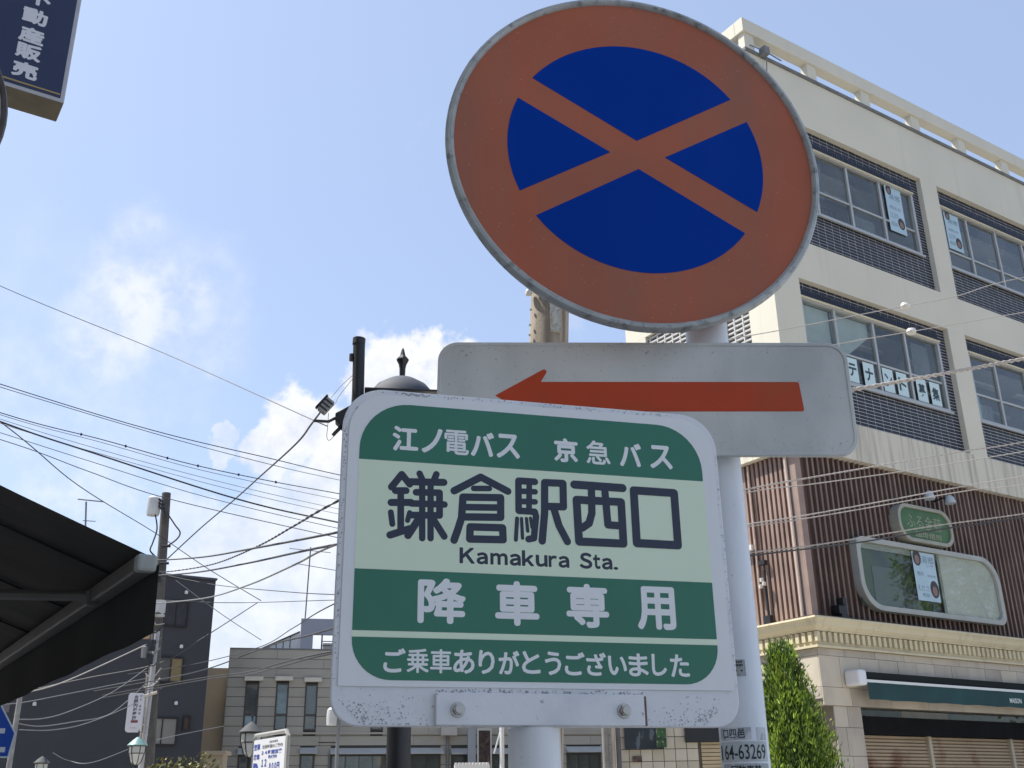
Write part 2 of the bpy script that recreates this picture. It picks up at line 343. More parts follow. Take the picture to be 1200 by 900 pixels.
def helv(body, x0, x1, zb, cap):
    adv = {'Ｋ': .70, 'ａ': .556, 'ｍ': .86, 'ｋ': .57, 'ｕ': .60, 'ｒ': .40, 'Ｓ': .667, 'ｔ': .36, '．': .25}
    k = (x1 - x0) / sum(adv[c] for c in body); x = x0
    for c in body:
        w = adv[c] * k; sb = .10 * w if c not in 'ｒｔＫｋ' else .05 * w
        hz_ = {'Ｋ': 1, 'ｋ': 1.0, 'Ｓ': 1.03, 'ｔ': .93, '．': .19}.get(c, .75)
        text(mb, c, x + sb, x + w - .035 * w, zb - (.015 * cap if c in 'ａＳｕ' else 0), zb + hz_ * cap, yk, 0.004, .00075)
        x += w
helv('Ｋａｍａｋｕｒａ', -.0605, .0685, 1.8487, .0178); helv('Ｓｔａ．', .0785, .1270, 1.8487, .0178)
mb.build('latin_lettering', m_navy, sheet)
pl = MB().box(-.085, .147, -0.006, 0.0015, 1.6778, 1.7105).build('clamp_plate', m_panelwhite, bus, bevel=0.001)
for x in (-.0621, .1226):
    b_ = MB(); fr = lambda X, Z, t, x=x: (x + X, t, 1.6933 + Z)
    circ = lambda r, n: [(r * math.cos(2 * math.pi * i / n), r * math.sin(2 * math.pi * i / n)) for i in range(n)]
    b_.prism(circ(.0078, 24), fr, -0.0078, -0.0061); b_.prism(circ(.0060, 6), fr, -0.0115, -0.0078); b_.prism(circ(.0042, 16), fr, -0.0135, -0.0115)
    b_.build('bolt', m_steel, bus, bevel=0.0004)
MB().box(.1472, .1500, -0.004, 0.0015, 1.678, 1.709).build('rust_streak', M('rust_streak', (0.14, 0.10, 0.09), 0.7, 0.4, 90), bus)
p_ = MB(); p_.lathe([(.0285, 0.0), (.0285, 1.6765), (.0270, 1.6785)], (.0292, 0.024, 0), 32)
p_.build('pipe', m_pole, bus, smooth=True)
p_ = MB(); p_.lathe([(.012, 0), (.012, .09)], (0, 0, 0), 12)
for z in (1.70, 1.96): MB().box(-.02, .078, .0125, .022, z - .012, z + .012).build('back_bracket', m_steel, bus)
MB().box(.012, .046, .022, .045, 1.679, 2.0).build('back_post', m_steel, bus)

# ------------------------------------------------------------------ no stopping sign, arrow plate, white post
post = empty('sign_post', (0.300, 1.478, 0), 'tall white painted steel post holding the round sign and arrow plate', 'post')
pm = MB(); pm.lathe([(.0318, 0), (.0318, 2.80), (.026, 2.812), (.0, 2.815)], n=40); pm.build('pipe', m_pole, post, smooth=True)
def wrap(u, z, off, R0=0.0318, a0=-101):       # a label bent round the post
    a = R(a0) + u / R0; return ((R0 + off) * math.cos(a), (R0 + off) * math.sin(a), z)
def sticker(name, u0, u1, z0, z1, off, mat, n=12):
    s_ = MB(); V = []
    for i in range(n + 1):
        u = u0 + (u1 - u0) * i / n; V += [wrap(u, z0, off), wrap(u, z1, off)]
    s_.add(V, [(2 * i, 2 * i + 2, 2 * i + 3, 2 * i + 1) for i in range(n)]); return s_.build(name, mat, post, smooth=True)
m_stick = M('old_sticker', (0.40, 0.44, 0.45), 0.6, 0.1, 60, stain=(0.62, 0.66, 0.68), sa=0.9, ss=(55, 55, 30), slo=0.54, shi=0.58)
m_ink = M('sticker_ink', (0.025, 0.03, 0.035), 0.6)
sticker('number_sticker', -0.040, 0.034, 1.648, 1.6725, .0004, M('number_plate_film', (0.50, 0.55, 0.55), 0.5, 0.08, 80))
sticker('torn_sticker', -0.036, 0.010, 1.675, 1.690, .0004, m_stick); sticker('torn_sticker', 0.018, 0.034, 1.674, 1.690, .0004, m_stick)
sticker('faded_notice', -0.034, 0.034, 1.62, 1.6455, .0004, m_stick)
sticker('marked_sticker', -0.0085, 0.0105, 1.7545, 1.776, .0004, M('grey_sticker', (0.36, 0.38, 0.38), 0.6, 0.2, 200))
mb = MB(); wf = lambda x, z, t: wrap(x, z, .0007)
text(mb, '1', -.0375, -.0345, 1.6505, 1.668, 0, 0.0, 0, wf); text(mb, '64-63269', -.0290, .0295, 1.6505, 1.6690, 0, 0.006, 0, wf)
text(mb, '口四邑', -.029, .002, 1.677, 1.6885, 0, 0.012, 0, wf); text(mb, '回駐車禁', -.020, .020, 1.632, 1.6435, 0, 0.02, 0, wf)
for (z, n, h) in ((1.7715, 7, .0028), (1.7672, 8, .0030)):
    for k in range(n):
        u = -.0078 + k * .0152 / n
        mb.add([wf(u, z, 0), wf(u + .0013, z, 0), wf(u + .0017, z + h, 0), wf(u + .0002, z + h, 0)], [(0, 1, 2, 3)])
for u in (-.0030, .0042): mb.add([wf(u, 1.7605, 0), wf(u + .0022, 1.7605, 0), wf(u + .0022, 1.7627, 0), wf(u, 1.7627, 0)], [(0, 1, 2, 3)])
mb.build('sticker_print', m_ink, post)

disc = empty('no_stopping_sign', (0.2005, 1.389, 2.533), 'large round no stopping sign, blue with faded red ring and diagonal cross', 'road sign', 11.15)
NP = 128
cir = lambda r, n=NP: [(r * math.cos(2 * math.pi * i / n), r * math.sin(2 * math.pi * i / n)) for i in range(n)]
RP = [(0.2872, -0.0005), (0.2885, -0.0040), (0.292, -0.0065), (0.2965, -0.0055), (0.2995, -0.0015), (0.3000, 0.004), (0.2985, 0.010), (0.294, 0.012), (0.288, 0.012), (0.286, 0.006)]
rim = MB(); V = []; F = []; k_ = len(RP)
for i in range(NP):
    a = 2 * math.pi * i / NP
    for r, y in RP: V.append((r * math.cos(a), y, r * math.sin(a)))
for i in range(NP):
    j = (i + 1) % NP
    for k in range(k_): F.append((i * k_ + k, i * k_ + (k + 1) % k_, j * k_ + (k + 1) % k_, j * k_ + k))
rim.add(V, F).build('rim', m_alu, disc, smooth=True)
MB().prism(cir(0.2875), YZ, 0, 0.003).build('red_face', m_red, disc)
# four blue sectors between the bars of the cross
ang, hw, rb = R(30.3), 0.0222, 0.2055
d1 = (math.cos(-ang), math.sin(-ang)); d2 = (math.cos(ang), math.sin(ang))
def sector(sa, sb):
    # points with n1.p > hw (sa) and n2.p > hw (sb); n1 normal of bar going down right, n2 of the one going up right
    n1 = (math.sin(ang) * sa, math.cos(ang) * sa); n2 = (-math.sin(ang) * sb, math.cos(ang) * sb)
    det = n1[0] * n2[1] - n1[1] * n2[0]
    tip = ((hw * n2[1] - hw * n1[1]) / det, (n1[0] * hw - n2[0] * hw) / det)
    arc = []
    c = math.atan2(tip[1], tip[0])
    for i in range(-180, 181):
        a = c + R(i * 0.5); p = (rb * math.cos(a), rb * math.sin(a))
        if p[0] * n1[0] + p[1] * n1[1] >= hw and p[0] * n2[0] + p[1] * n2[1] >= hw: arc.append(p)
    return [tip] + arc
for sa, sb in ((1, 1), (-1, -1), (1, -1), (-1, 1)):
    MB().prism(sector(sa, sb), YZ, -0.0004, 0).build('blue_sector', m_blue, disc)
for z in (-.12, .12): MB().box(-.20, .24, .003, .018, z - .018, z + .018).build('back_rail', m_steel, disc)
for z in (-.12, .12): MB().lathe([(.038, -.016), (.038, .016)], (.080, .078, z), 24).box(.045, .12, .016, .05, z - .016, z + .016).build('clamp', m_steel, disc)

plate = empty('arrow_plate', (0.1917, 1.4291, 2.1450), 'wide grey white plate with a red arrow pointing left, under the round sign', 'road sign', 0.15)
plate.rotation_euler = (R(-1.617), R(1.031), R(0.15))
MB().prism(rrect(-.3, .3, -.0875, .0875, .028, 10), YZ, 0, 0.0025).build('plate', m_signwhite, plate)
ri = MB().ring(rrect(-.3012, .3012, -.0887, .0887, .029, 10), rrect(-.2955, .2955, -.083, .083, .024, 10), YZ, -0.0016, 0.0065)
ri.build('folded_edge', m_signwhite, plate, bevel=0.0012)
arrow = [(-.2165, .0035), (-.150, .0430), (-.1455, .0452), (-.1420, .0438), (-.1418, .0400), (-.1500, .0252), (.2235, .0256), (.2258, .0240), (.2290, -.0175), (.2275, -.0205), (-.1455, -.0215), (-.1380, -.0390), (-.1390, -.0420), (-.1430, -.0420)]
MB().prism(arrow, YZ, -0.0004, 0).build('arrow', m_arrow, plate)
for x in (-.2, .14): MB().box(x, x + .03, .0065, .016, -.05, .05).build('back_bracket', m_steel, plate)
MB().lathe([(.038, -.016), (.038, .016)], (.1095, .0485, 0), 24).build('clamp', m_steel, plate)
# chipped paint and grime
def blot(mb, x, z, r, y):
    n = 7; mb.add([(x + r * rnd.uniform(.5, 1.2) * math.cos(6.283 * i / n), y, z + r * rnd.uniform(.5, 1.1) * math.sin(6.283 * i / n)) for i in range(n)], [tuple(range(n))])
m_grime = M('grime', (0.50, 0.51, 0.54), 0.8, 0.3, 60); m_grime2 = M('grime_dark', (0.36, 0.35, 0.37), 0.8, 0.3, 60)
g1, g2 = MB(), MB()
k = 0
for i in range(520):        # speckles in the lower corners and along the lower edge
    x = rnd.choice([-.19 + abs(rnd.gauss(0, .045)), .262 - abs(rnd.gauss(0, .045))]); z = 1.679 + abs(rnd.gauss(0, .012))
    if z > 1.714 or (x < -.162 and z < 1.679 + (-.162 - x) * 1.0) or (x > .222 and z < 1.679 + (x - .222) * .9) or -.09 < x < .152: continue
    blot(rnd.choice([g1, g1, g2]), x, z, rnd.uniform(.0003, .0013), .00185 - .00002 * (i % 7))
for i in range(150):        # worn line beside the sheet edges
    t = rnd.random(); z = 1.72 + t * .28
    if rnd.random() < .5: blot(rnd.choice([g1, g2]), -.1905 + rnd.gauss(0, .0010), z, rnd.uniform(.0005, .0013), .00180 - .00002 * (i % 7))
    else: blot(g1, .2628 + rnd.gauss(0, .0009), z, rnd.uniform(.0004, .0010), .00180 - .00002 * (i % 7))
for i in range(150):
    x = rnd.uniform(-.085, .15); blot(rnd.choice([g1, g2]), x, 1.7125 + rnd.gauss(0, .0012), rnd.uniform(.0004, .0016), .00180 - .00002 * (i % 7))
for i in range(90):
    x = rnd.uniform(-.15, .21); blot(g1, x, 2.0438 + rnd.gauss(0, .0010), rnd.uniform(.0005, .0015), .00180 - .00002 * (i % 7))
for i in range(26): blot(g2, -.128 + i * .0013, 2.0436 + .0012 * math.sin(i * .8), rnd.uniform(.0006, .0013), .0017)
g1.build('grime', m_grime, bus, stuff=True); g2.build('dark_grime', m_grime2, bus, stuff=True)
g1 = MB()
for i in range(420):
    x = rnd.uniform(-.295, .295); z = rnd.choice([rnd.uniform(-.083, .083), .083 - abs(rnd.gauss(0, .008)), -.083 + abs(rnd.gauss(0, .01))])
    if abs(z) > .083: continue
    blot(g1, x, z, rnd.uniform(.0003, .0011) * (2.0 if rnd.random() < .06 else 1), -.0002 - .00002 * (i % 7) if not (-.23 < x < .235 and -.045 < z < .048) else -.00002)
g1.build('grime', M('plate_specks', (0.36, 0.37, 0.36), 0.8), plate, stuff=True)
g1 = MB(); m_pale = M('pale_specks', (0.62, 0.40, 0.33), 0.7)
for i in range(170):
    a = rnd.uniform(0, 6.283); r = rnd.uniform(.212, .284); blot(g1, r * math.cos(a), r * math.sin(a), rnd.uniform(.0003, .0009), -.0002 - .00002 * (i % 7))
g1.build('pale_specks', m_pale, disc, stuff=True)
#PART2
# ------------------------------------------------------------------ corner building on the right
m_stucco = M('cream_stucco', (0.60, 0.575, 0.48), 0.85, 0.05, 0.6, stain=(0.52, 0.49, 0.41), sa=0.5, ss=(5, 5, .35), slo=0.56, shi=0.75, bump=0.1, bs=25)
m_stucco_old = M('stained_stucco', (0.59, 0.56, 0.47), 0.85, 0.08, 0.8, stain=(0.27, 0.25, 0.20), sa=0.75, ss=(11, 11, .5), slo=0.46, shi=0.70)
m_tile = M('navy_glazed_tile', (0.016, 0.020, 0.036), 0.45, 0.35, 7, spec=0.3)
m_joint = M('tile_joint', (0.50, 0.50, 0.49), 0.9)
m_frame = M('window_aluminium', (0.42, 0.43, 0.42), 0.45, 0.05, 5, metal=0.3)
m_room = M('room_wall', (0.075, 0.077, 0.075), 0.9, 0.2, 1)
m_brown = M('brown_siding', (0.080, 0.048, 0.040), 0.5, 0.25, 1.2, stain=(0.26, 0.17, 0.135), sa=0.55, ss=(9, 9, .6), slo=0.5, shi=0.75)
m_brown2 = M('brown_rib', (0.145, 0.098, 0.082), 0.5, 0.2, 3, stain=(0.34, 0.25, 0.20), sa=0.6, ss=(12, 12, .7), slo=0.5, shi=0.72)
m_stone = M('beige_stone', (0.47, 0.43, 0.36), 0.7, 0.08, 2.2, stain=(0.27, 0.24, 0.20), sa=0.45, ss=(3, 3, 1.2), bump=0.1, bs=30)
m_stone2 = M('beige_stone_dark', (0.41, 0.37, 0.31), 0.7, 0.1, 2.0, stain=(0.22, 0.20, 0.17), sa=0.5, ss=(3, 3, 1), bump=0.1, bs=30)
m_cornice = M('cornice_cream', (0.56, 0.50, 0.34), 0.7, 0.05, 2, stain=(0.33, 0.28, 0.19), sa=0.5, ss=(8, 8, 1.5), slo=0.54, shi=0.72)
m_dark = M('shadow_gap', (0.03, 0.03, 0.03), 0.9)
m_glass = glass('window_glass', (0.86, 0.90, 0.90), 0.035, 0.02, 0.12)
m_glass2 = glass('shop_glass', (0.95, 0.97, 0.95), 0.018, 0.015, 0.02)
m_paper = M('poster_paper', (0.38, 0.52, 0.60), 0.7, 0.06, 4)
m_paper2 = M('poster_paper_blue', (0.22, 0.42, 0.55), 0.7, 0.3, 3)

B = empty('corner_building', (4.02, 14.451, 0), 'cream four storey corner building with navy tiled window bays and brown ribbed first floor', 'building', 33.37)
LX = 17.0
b = MB()
# solid core behind the facades (hollow where the windows are)
b.box(0.35, LX, 0.62, 0.70, 3.9, 6.4)
b.box(0.02, LX, 3.3, 3.52, 0, 13.3); b.box(LX - .2, LX, 0.7, 3.3, 0, 13.3)
b.box(0.35, LX, 0.5, 3.3, 12.6, 13.3); b.box(0.35, LX, 0.5, 3.3, 9.3, 9.8); b.box(0.35, LX, 0.5, 3.3, 6.4, 6.9)
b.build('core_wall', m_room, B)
# horizontal beams; front face at y=0, left side face at x=0
def beam(name, z0, z1, mat, out=0.0):
    m_ = MB(); m_.box(-out, LX, -out, 0.5, z0, z1); m_.box(-out, 0.5, 0.5, 3.55, z0, z1); return m_.build(name, mat, B)
beam('top_beam', 12.29, 13.34, m_stucco)
beam('floor_beam', 9.22, 9.93, m_stucco); beam('floor_beam', 6.34, 6.93, m_stucco_old)
beam('roof_slab_edge', 13.34, 13.40, M('slab_edge', (0.16, 0.16, 0.15), 0.8, 0.2, 5), 0.03)
pil = [(-.001, .60), (4.32, 4.80), (8.62, 9.10), (12.92, 13.4)]
for x0, x1 in pil:
    for z0, z1 in ((6.93, 9.22), (9.93, 12.29)):
        MB().box(x0, x1, 0.001, 0.5, z0, z1).build('pilaster', m_stucco, B)
for y0, y1 in ((0.501, .555 + .0), (1.12, 2.0), (3.02, 3.55)):
    for z0, z1 in ((6.93, 9.22), (9.93, 12.29)):
        MB().box(0.001, 0.35, y0, y1, z0, z1).build('pilaster', m_stucco, B)
# louvre grilles in the left face
for y0, y1 in ((.555, 1.12), (2.0, 3.02)):
    for z0, z1 in ((6.93, 9.22), (9.93, 12.29)):
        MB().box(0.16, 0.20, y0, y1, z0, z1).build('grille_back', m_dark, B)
        gm = MB(); z = z0 + .02
        while z < z1 - .02: gm.box(0.05, 0.11, y0, y1, z, z + .028); z += .082
        for k in range(1, int((y1 - y0) / .19) + 1): gm.box(0.045, 0.115, y0 + k * .19 - .012, y0 + k * .19 + .012, z0, z1)
        gm.build('grille', m_joint, B, stuff=True)
# parapet rail on short posts
MB().box(-.03, LX, -.03, .16, 13.74, 14.02).build('parapet_rail', m_stucco, B, bevel=.01)
MB().box(-.03, .16, .16, 3.6, 13.74, 14.02).build('parapet_rail', m_stucco, B, bevel=.01)
x = 0.0
while x < LX - 1:
    MB().box(x + .01, x + .24, .005, .14, 13.40, 13.74).build('parapet_post', m_stucco, B); x += 1.43 if x > 0 else 1.53
for y in (1.6, 3.2): MB().box(.01, .13, y, y + .22, 13.40, 13.74).build('parapet_post', m_stucco, B)
b = MB(); b.box(.30, .42, -.16, -.03, 13.34, 13.48); b.tube([(.05, -.05, 13.45), (.36, -.1, 13.42), (.8, -.06, 13.43)], .012, 6); b.tube([(.40, -.1, 13.36), (.41, -.03, 12.9)], .010, 6)
b.build('roof_bracket', m_wireg, B, stuff=True)

for z_ in (12.15, 9.12):
    MB().box(.36, LX - .2, .75, 3.29, z_, z_ + .05).build('room_ceiling', M('ceiling_white', (0.45, 0.45, 0.43), 0.9), B)
    for k in range(7):
        for y_ in (1.1, 2.0): MB().box(1.0 + k * 1.75, 2.2 + k * 1.75, y_, y_ + .12, z_ - .05, z_ - .002).build('ceiling_light', M('light_cover', (0.7, 0.72, 0.72), 0.5), B)
def fill_tiles(mb, x0, x1, z0, z1, y, w=.19, h=.0575, j=.013, vert=False, lo=None):
    if vert: w, h = h, w
    nx = max(1, round((x1 - x0) / w)); nz = max(1, round((z1 - z0) / h)); W = (x1 - x0) / nx; H = (z1 - z0) / nz
    for i in range(nx):
        for k in range(nz):
            a, c = x0 + i * W + j / 2, z0 + k * H + j / 2; d = y - .004 - rnd.random() * .002
            mb.add([(a, d, c), (a + W - j, d, c), (a + W - j, d, c + H - j), (a, d, c + H - j), (a, y, c), (a + W - j, y, c), (a + W - j, y, c + H - j), (a, y, c + H - j)],
                   [(0, 1, 2, 3), (0, 4, 5, 1), (1, 5, 6, 2), (2, 6, 7, 3), (3, 7, 4, 0)])
YT = 0.10     # tile plane, recessed behind the beams
def bay(x0, x1, z0, z1, wx0, wx1, wz0, wz1, mulls, rail, blinds=()):
    t = MB()
    fill_tiles(t, x0, x1, z0, wz0 - .03, YT); fill_tiles(t, x0, x1, wz1 + .19, z1, YT)
    fill_tiles(t, wx0 - .05, wx1 + .05, wz1 + .03, wz1 + .19, YT - .012, vert=True)
    fill_tiles(t, x0, wx0 - .05, wz0 - .03, wz1 + .19, YT, w=.2); fill_tiles(t, wx1 + .05, x1, wz0 - .03, wz1 + .19, YT, w=.2)
    t.build('tile_facing', m_tile, B, stuff=True)
    k = MB(); k.box(x0, x1, YT, YT + .1, z0, wz0 - .04); k.box(x0, x1, YT, YT + .1, wz1 + .03, z1); k.box(x0, wx0 - .04, YT, YT + .1, wz0 - .04, wz1 + .03); k.box(wx1 + .04, x1, YT, YT + .1, wz0 - .04, wz1 + .03)
    k.build('tile_bed', m_joint, B)
    fr = MB().ring([(wx0 - .04, wz0 - .04), (wx1 + .04, wz0 - .04), (wx1 + .04, wz1 + .03), (wx0 - .04, wz1 + .03)], [(wx0 + .02, wz0 + .02), (wx1 - .02, wz0 + .02), (wx1 - .02, wz1 - .02), (wx0 + .02, wz1 - .02)], YZ, YT - .03, YT + .08)
    win = fr.build('window', m_frame, B)
    MB().box(wx0 - .06, wx1 + .06, YT - .07, YT - .032, wz0 - .07, wz0 - .03).build('sill', m_frame, win)
    MB().box(wx0 - .05, wx1 + .05, YT - .05, YT - .032, wz1 + .005, wz1 + .04).build('head_flashing', m_cornice, win)
    ms = [wx0] + mulls + [wx1]
    for x in mulls: MB().box(x - .025, x + .025, YT - .01, YT + .06, wz0 + .02, wz1 - .02).build('mullion', m_frame, win)
    for a, c in zip(ms[:-1], ms[1:]):
        MB().box(a + .026, c - .026, YT + .002, YT + .05, rail - .018, rail + .018).build('rail', m_frame, win)
        for q0, q1 in ((wz0 + .02, rail - .018), (rail + .018, wz1 - .02)):
            MB().box(a + .022, c - .022, YT + .022, YT + .028, q0, q1).build('pane', m_glass, win)
    # room behind
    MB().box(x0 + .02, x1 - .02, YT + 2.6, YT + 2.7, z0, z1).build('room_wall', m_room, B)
    return win
bays = [(.60, 4.32), (4.80, 8.62), (9.10, 12.92), (13.4, 16.8)]
# the cut for the windows in the core: build core front only as piers
for i, (x0, x1) in enumerate(bays):
    wa = x0 + .12 if i else .68; wb = x1 - .26
    if i == 0: m4 = [1.45, 2.31, 3.18]; m3 = [1.45, 2.385, 3.19]
    else: m4 = [x0 + .90, x0 + 1.82, x0 + 2.70]; m3 = list(m4)
    bay(x0, x1, 9.93, 12.29, wa, wb, 10.66, 11.90, m4, 11.13 if i == 0 else 11.02)
    bay(x0, x1, 6.93, 9.22, wa, wb, 7.67, 8.92, m3, 8.17)
# things seen in the windows
m_blind = M('pale_blind', (0.55, 0.58, 0.52), 0.8, 0.04, 3)
MB().box(.72, 1.42, YT + .10, YT + .11, 8.19, 8.90).build('blind', m_blind, B)
MB().prism([(1.47, 8.20), (1.75, 8.20), (2.36, 8.66), (2.36, 8.90), (1.47, 8.90)], YZ, YT + .10, YT + .11).build('blind', m_blind, B)
m_curt = M('grey_curtain', (0.20, 0.21, 0.21), 0.9, 0.15, 3)
for (a, c, z0, z1) in ((1.5, 1.85, 11.16, 11.88), (3.55, 4.0, 8.19, 8.9), (4.95, 5.65, 7.7, 8.1), (2.4, 3.1, 10.7, 11.1)):
    cm = MB(); n = 14
    V = []
    for i in range(n + 1): X = a + (c - a) * i / n; V += [(X, YT + .16 + .02 * (i % 2), z0), (X, YT + .16 + .02 * (i % 2), z1)]
    cm.add(V, [(2 * i, 2 * i + 2, 2 * i + 3, 2 * i + 1) for i in range(n)]); cm.build('curtain', m_curt, B)
rm = MB()
for i in range(6): rm.box(1.55 + i * .11, 1.575 + i * .11, YT + .2, YT + .22, 10.72, 11.02)
rm.box(1.5, 2.2, YT + .2, YT + .22, 11.02, 11.05); rm.build('chair_back_rails', m_black, B, stuff=True)

# brown ribbed storey, set a little back
yb = .12
sid = MB(); sid.box(.12, LX, yb + .03, yb + .12, 3.88, 6.34); sid.box(.15, .24, yb + .12, 3.5, 3.88, 6.34)
sid.build('brown_siding', m_brown, B)
rb_ = MB(); x = .36
while x < LX: rb_.box(x, x + .038, yb - .022, yb + .03, 3.88, 6.34); x += .115
rb_.build('siding_ribs', m_brown2, B, stuff=True)
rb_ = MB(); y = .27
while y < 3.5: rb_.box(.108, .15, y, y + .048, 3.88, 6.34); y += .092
rb_.build('siding_ribs', M('brown_rib_sunlit', (0.25, 0.175, 0.145), 0.5, 0.2, 3, stain=(0.36, 0.28, 0.24), sa=0.6, ss=(12, 12, .7), slo=0.5, shi=0.72), B, stuff=True)  # lighter copy of the rib brown, sunlight on this face painted in
MB().box(.10, .22, yb - .03, yb + .03, 3.88, 6.34).build('corner_trim', M('corner_trim_pinkish', (0.27, 0.19, 0.155), 0.5, 0.15, 4), B)
MB().box(.10, .15, yb + .03, yb + .10, 3.88, 6.34).build('corner_trim', M('corner_trim_grey', (0.22, 0.17, 0.15), 0.5, 0.15, 4), B)
MB().tube([(.08, yb + .125, 3.9), (.08, yb + .125, 6.33)], .024, 8).build('drain_pipe', M('pipe_pale_pink', (0.52, 0.42, 0.36), 0.5), B, smooth=True)
MB().tube([(.07, .98, 4.25), (.07, .98, 6.3)], .015, 8).build('drain_pipe', M('pipe_rust', (0.42, 0.32, 0.27), 0.6, 0.3, 8), B, smooth=True)
pp = MB().tube([(.07, .86, 4.02), (.07, .86, 4.7)], .018, 8)
pp.box(.02, .09, .80, .92, 4.78, 4.84); pp.box(.02, .09, .80, .93, 3.92, 4.05); pp.build('wall_fitting', m_black, B, stuff=True)
cm_ = MB()
for y, z in ((.83, 4.50), (.90, 4.47), (.87, 4.56)): cm_.lathe([(.0, -.03), (.03, -.025), (.032, .02), (0, .03)], (.01, y, z), 12)
cm_.build('camera_cluster', M('camera_white', (0.6, 0.58, 0.55), 0.5), B, stuff=True)
MB().box(.02, .09, 1.02, 1.24, 5.03, 5.11).build('junction_cover', M('camera_white', (0.6, 0.58, 0.55), 0.5), B)
bs_ = MB().box(.50, .63, -.08, .10, 3.90, 3.98).box(.48, .64, -.06, .08, 3.98, 4.10).box(.53, .60, -.10, .02, 4.10, 4.20); bs_.build('speaker_bracket', m_black, B, stuff=True)

# cornice with dentils
def runs(name, prof, mat):
    # profile (out, z) swept round the corner: front run and left run
    m_ = MB(); n = len(prof); P = []
    for (ox, oy, s) in ((LX, None, 0), (0, 0, 1), (None, 3.5, 2)):
        for o_, z in prof:
            if s == 0: P.append((LX, -o_, z))
            elif s == 1: P.append((-o_, -o_, z))
            else: P.append((-o_, 3.5, z))
    F = []
    for s in range(2):
        for k in range(n): F.append((s * n + k, s * n + (k + 1) % n, (s + 1) * n + (k + 1) % n, (s + 1) * n + k))
    F += [tuple(range(n)), tuple(range(2 * n, 3 * n))]
    return m_.add(P, F).build(name, mat, B)
runs('cornice', [(-.3, 3.88), (.235, 3.88), (.24, 3.855), (.215, 3.82), (.20, 3.765), (.165, 3.72), (.155, 3.715), (.155, 3.70), (-.3, 3.70)], m_cornice)
runs('cornice_band', [(-.3, 3.699), (.105, 3.699), (.105, 3.52), (.155, 3.515), (.155, 3.485), (-.3, 3.485)], m_cornice)
de = MB(); x = -.135
while x < LX: de.box(x, x + .060, -.148, -.105, 3.565, 3.690); x += .112
y = -.06
while y < 3.4: de.box(-.148, -.105, y, y + .060, 3.565, 3.690); y += .112
de.build('dentils', m_cornice, B, stuff=True)
MB().box(-.20, LX, -.20, .3, 3.881, 3.90).build('cornice_flashing', M('flashing_dark', (0.07, 0.06, 0.05), 0.7, 0.3, 4), B)
# stone clad frieze: a slab of backing and separate stones
bk = MB(); bk.box(-.085, LX, -.085, .2, 2.75, 3.485); bk.box(-.085, .2, .2, 3.5, 2.83, 3.485); bk.build('frieze_backing', M('mortar', (0.20, 0.18, 0.15), 0.9), B)
sm = [m_stone, m_stone2, M('beige_stone_warm', (0.50, 0.45, 0.36), 0.7, 0.07, 2.5, stain=(0.30, 0.26, 0.2), sa=0.4, ss=(3, 3, 1.2), bump=0.1, bs=30)]
def stone(name, x0, x1, y0, y1, z0, z1, mat=None):
    return MB().box(x0, x1, y0, y1, z0, z1).build(name, mat or rnd.choice(sm), B, bevel=.003)
for (z0, z1, w, off) in ((3.39, 3.481, .62, .1), (2.985, 3.386, .40, 0), (2.752, 2.981, .8, .25)):
    x = -.1 - off
    while x < LX - 1:
        a = max(x, -.1); d = .1 + rnd.random() * .004
        if a < x + w - .006: stone('stone_tile', a, x + w - .006, -d, -.085, z0, z1)
        x += w
    y = -.0849 - off + .3
    yy = -.084
    while yy < 3.4:
        w2 = w if yy > 0 else w - off * .6; 
        if z0 > 2.8 or True:
            zz0 = max(z0, 2.835); stone('stone_tile', -.1 - rnd.random() * .004, -.085, yy, yy + w2 - .006, zz0, z1)
        yy += w2
# pier at the corner
MB().box(.11, .62, -.06, .5, 0, 2.75).build('pier_core', M('mortar', (0.20, 0.18, 0.15), 0.9), B)
z = 0.0; k = 0
while z < 2.7:
    h = .355; top = min(z + h - .006, 2.748); spl = .36 if k % 2 else .30
    stone('stone_tile', .105, spl - .003, -.075, -.058, z, top); stone('stone_tile', spl + .003, .635, -.075, -.058, z, top)
    z += h; k += 1
# dark side opening with lintel soffit on the left face
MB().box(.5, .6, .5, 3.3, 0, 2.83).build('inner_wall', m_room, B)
# shop front
MB().box(.64, LX, .34, .42, 2.0, 2.75).build('transom_back', M('transom_reflections', (0.10, 0.085, 0.06), 0.8, 0.5, 1.5, stain=(0.05, 0.075, 0.02), sa=0.9, ss=(1.6, 1.6, 2.5), slo=.45, shi=.6), B)  # brown and green mottling paints the reflections seen in the transom glass
MB().box(1.95, 3.0, .30, .335, 2.60, 2.80).build('lit_ceiling_panel', M('tan_panel', (0.42, 0.28, 0.15), 0.8, 0.25, 3), B)
MB().box(.66, LX, .05, .06, 2.64, 2.752).build('transom_glass', m_glass2, B)
MB().box(.645, LX, -.05, .33, 2.41, 2.64).build('shutter_box', M('shutter_box_black', (0.010, 0.010, 0.011), 0.9, 0.2, 4, spec=0.1), B)
m_sh = M('shutter_steel', (0.36, 0.28, 0.19), 0.6, 0.12, 1.2, stain=(0.15, 0.06, 0.035), sa=0.85, ss=(1.5, 1.5, 1.3), slo=.58, shi=.68, metal=0.1)
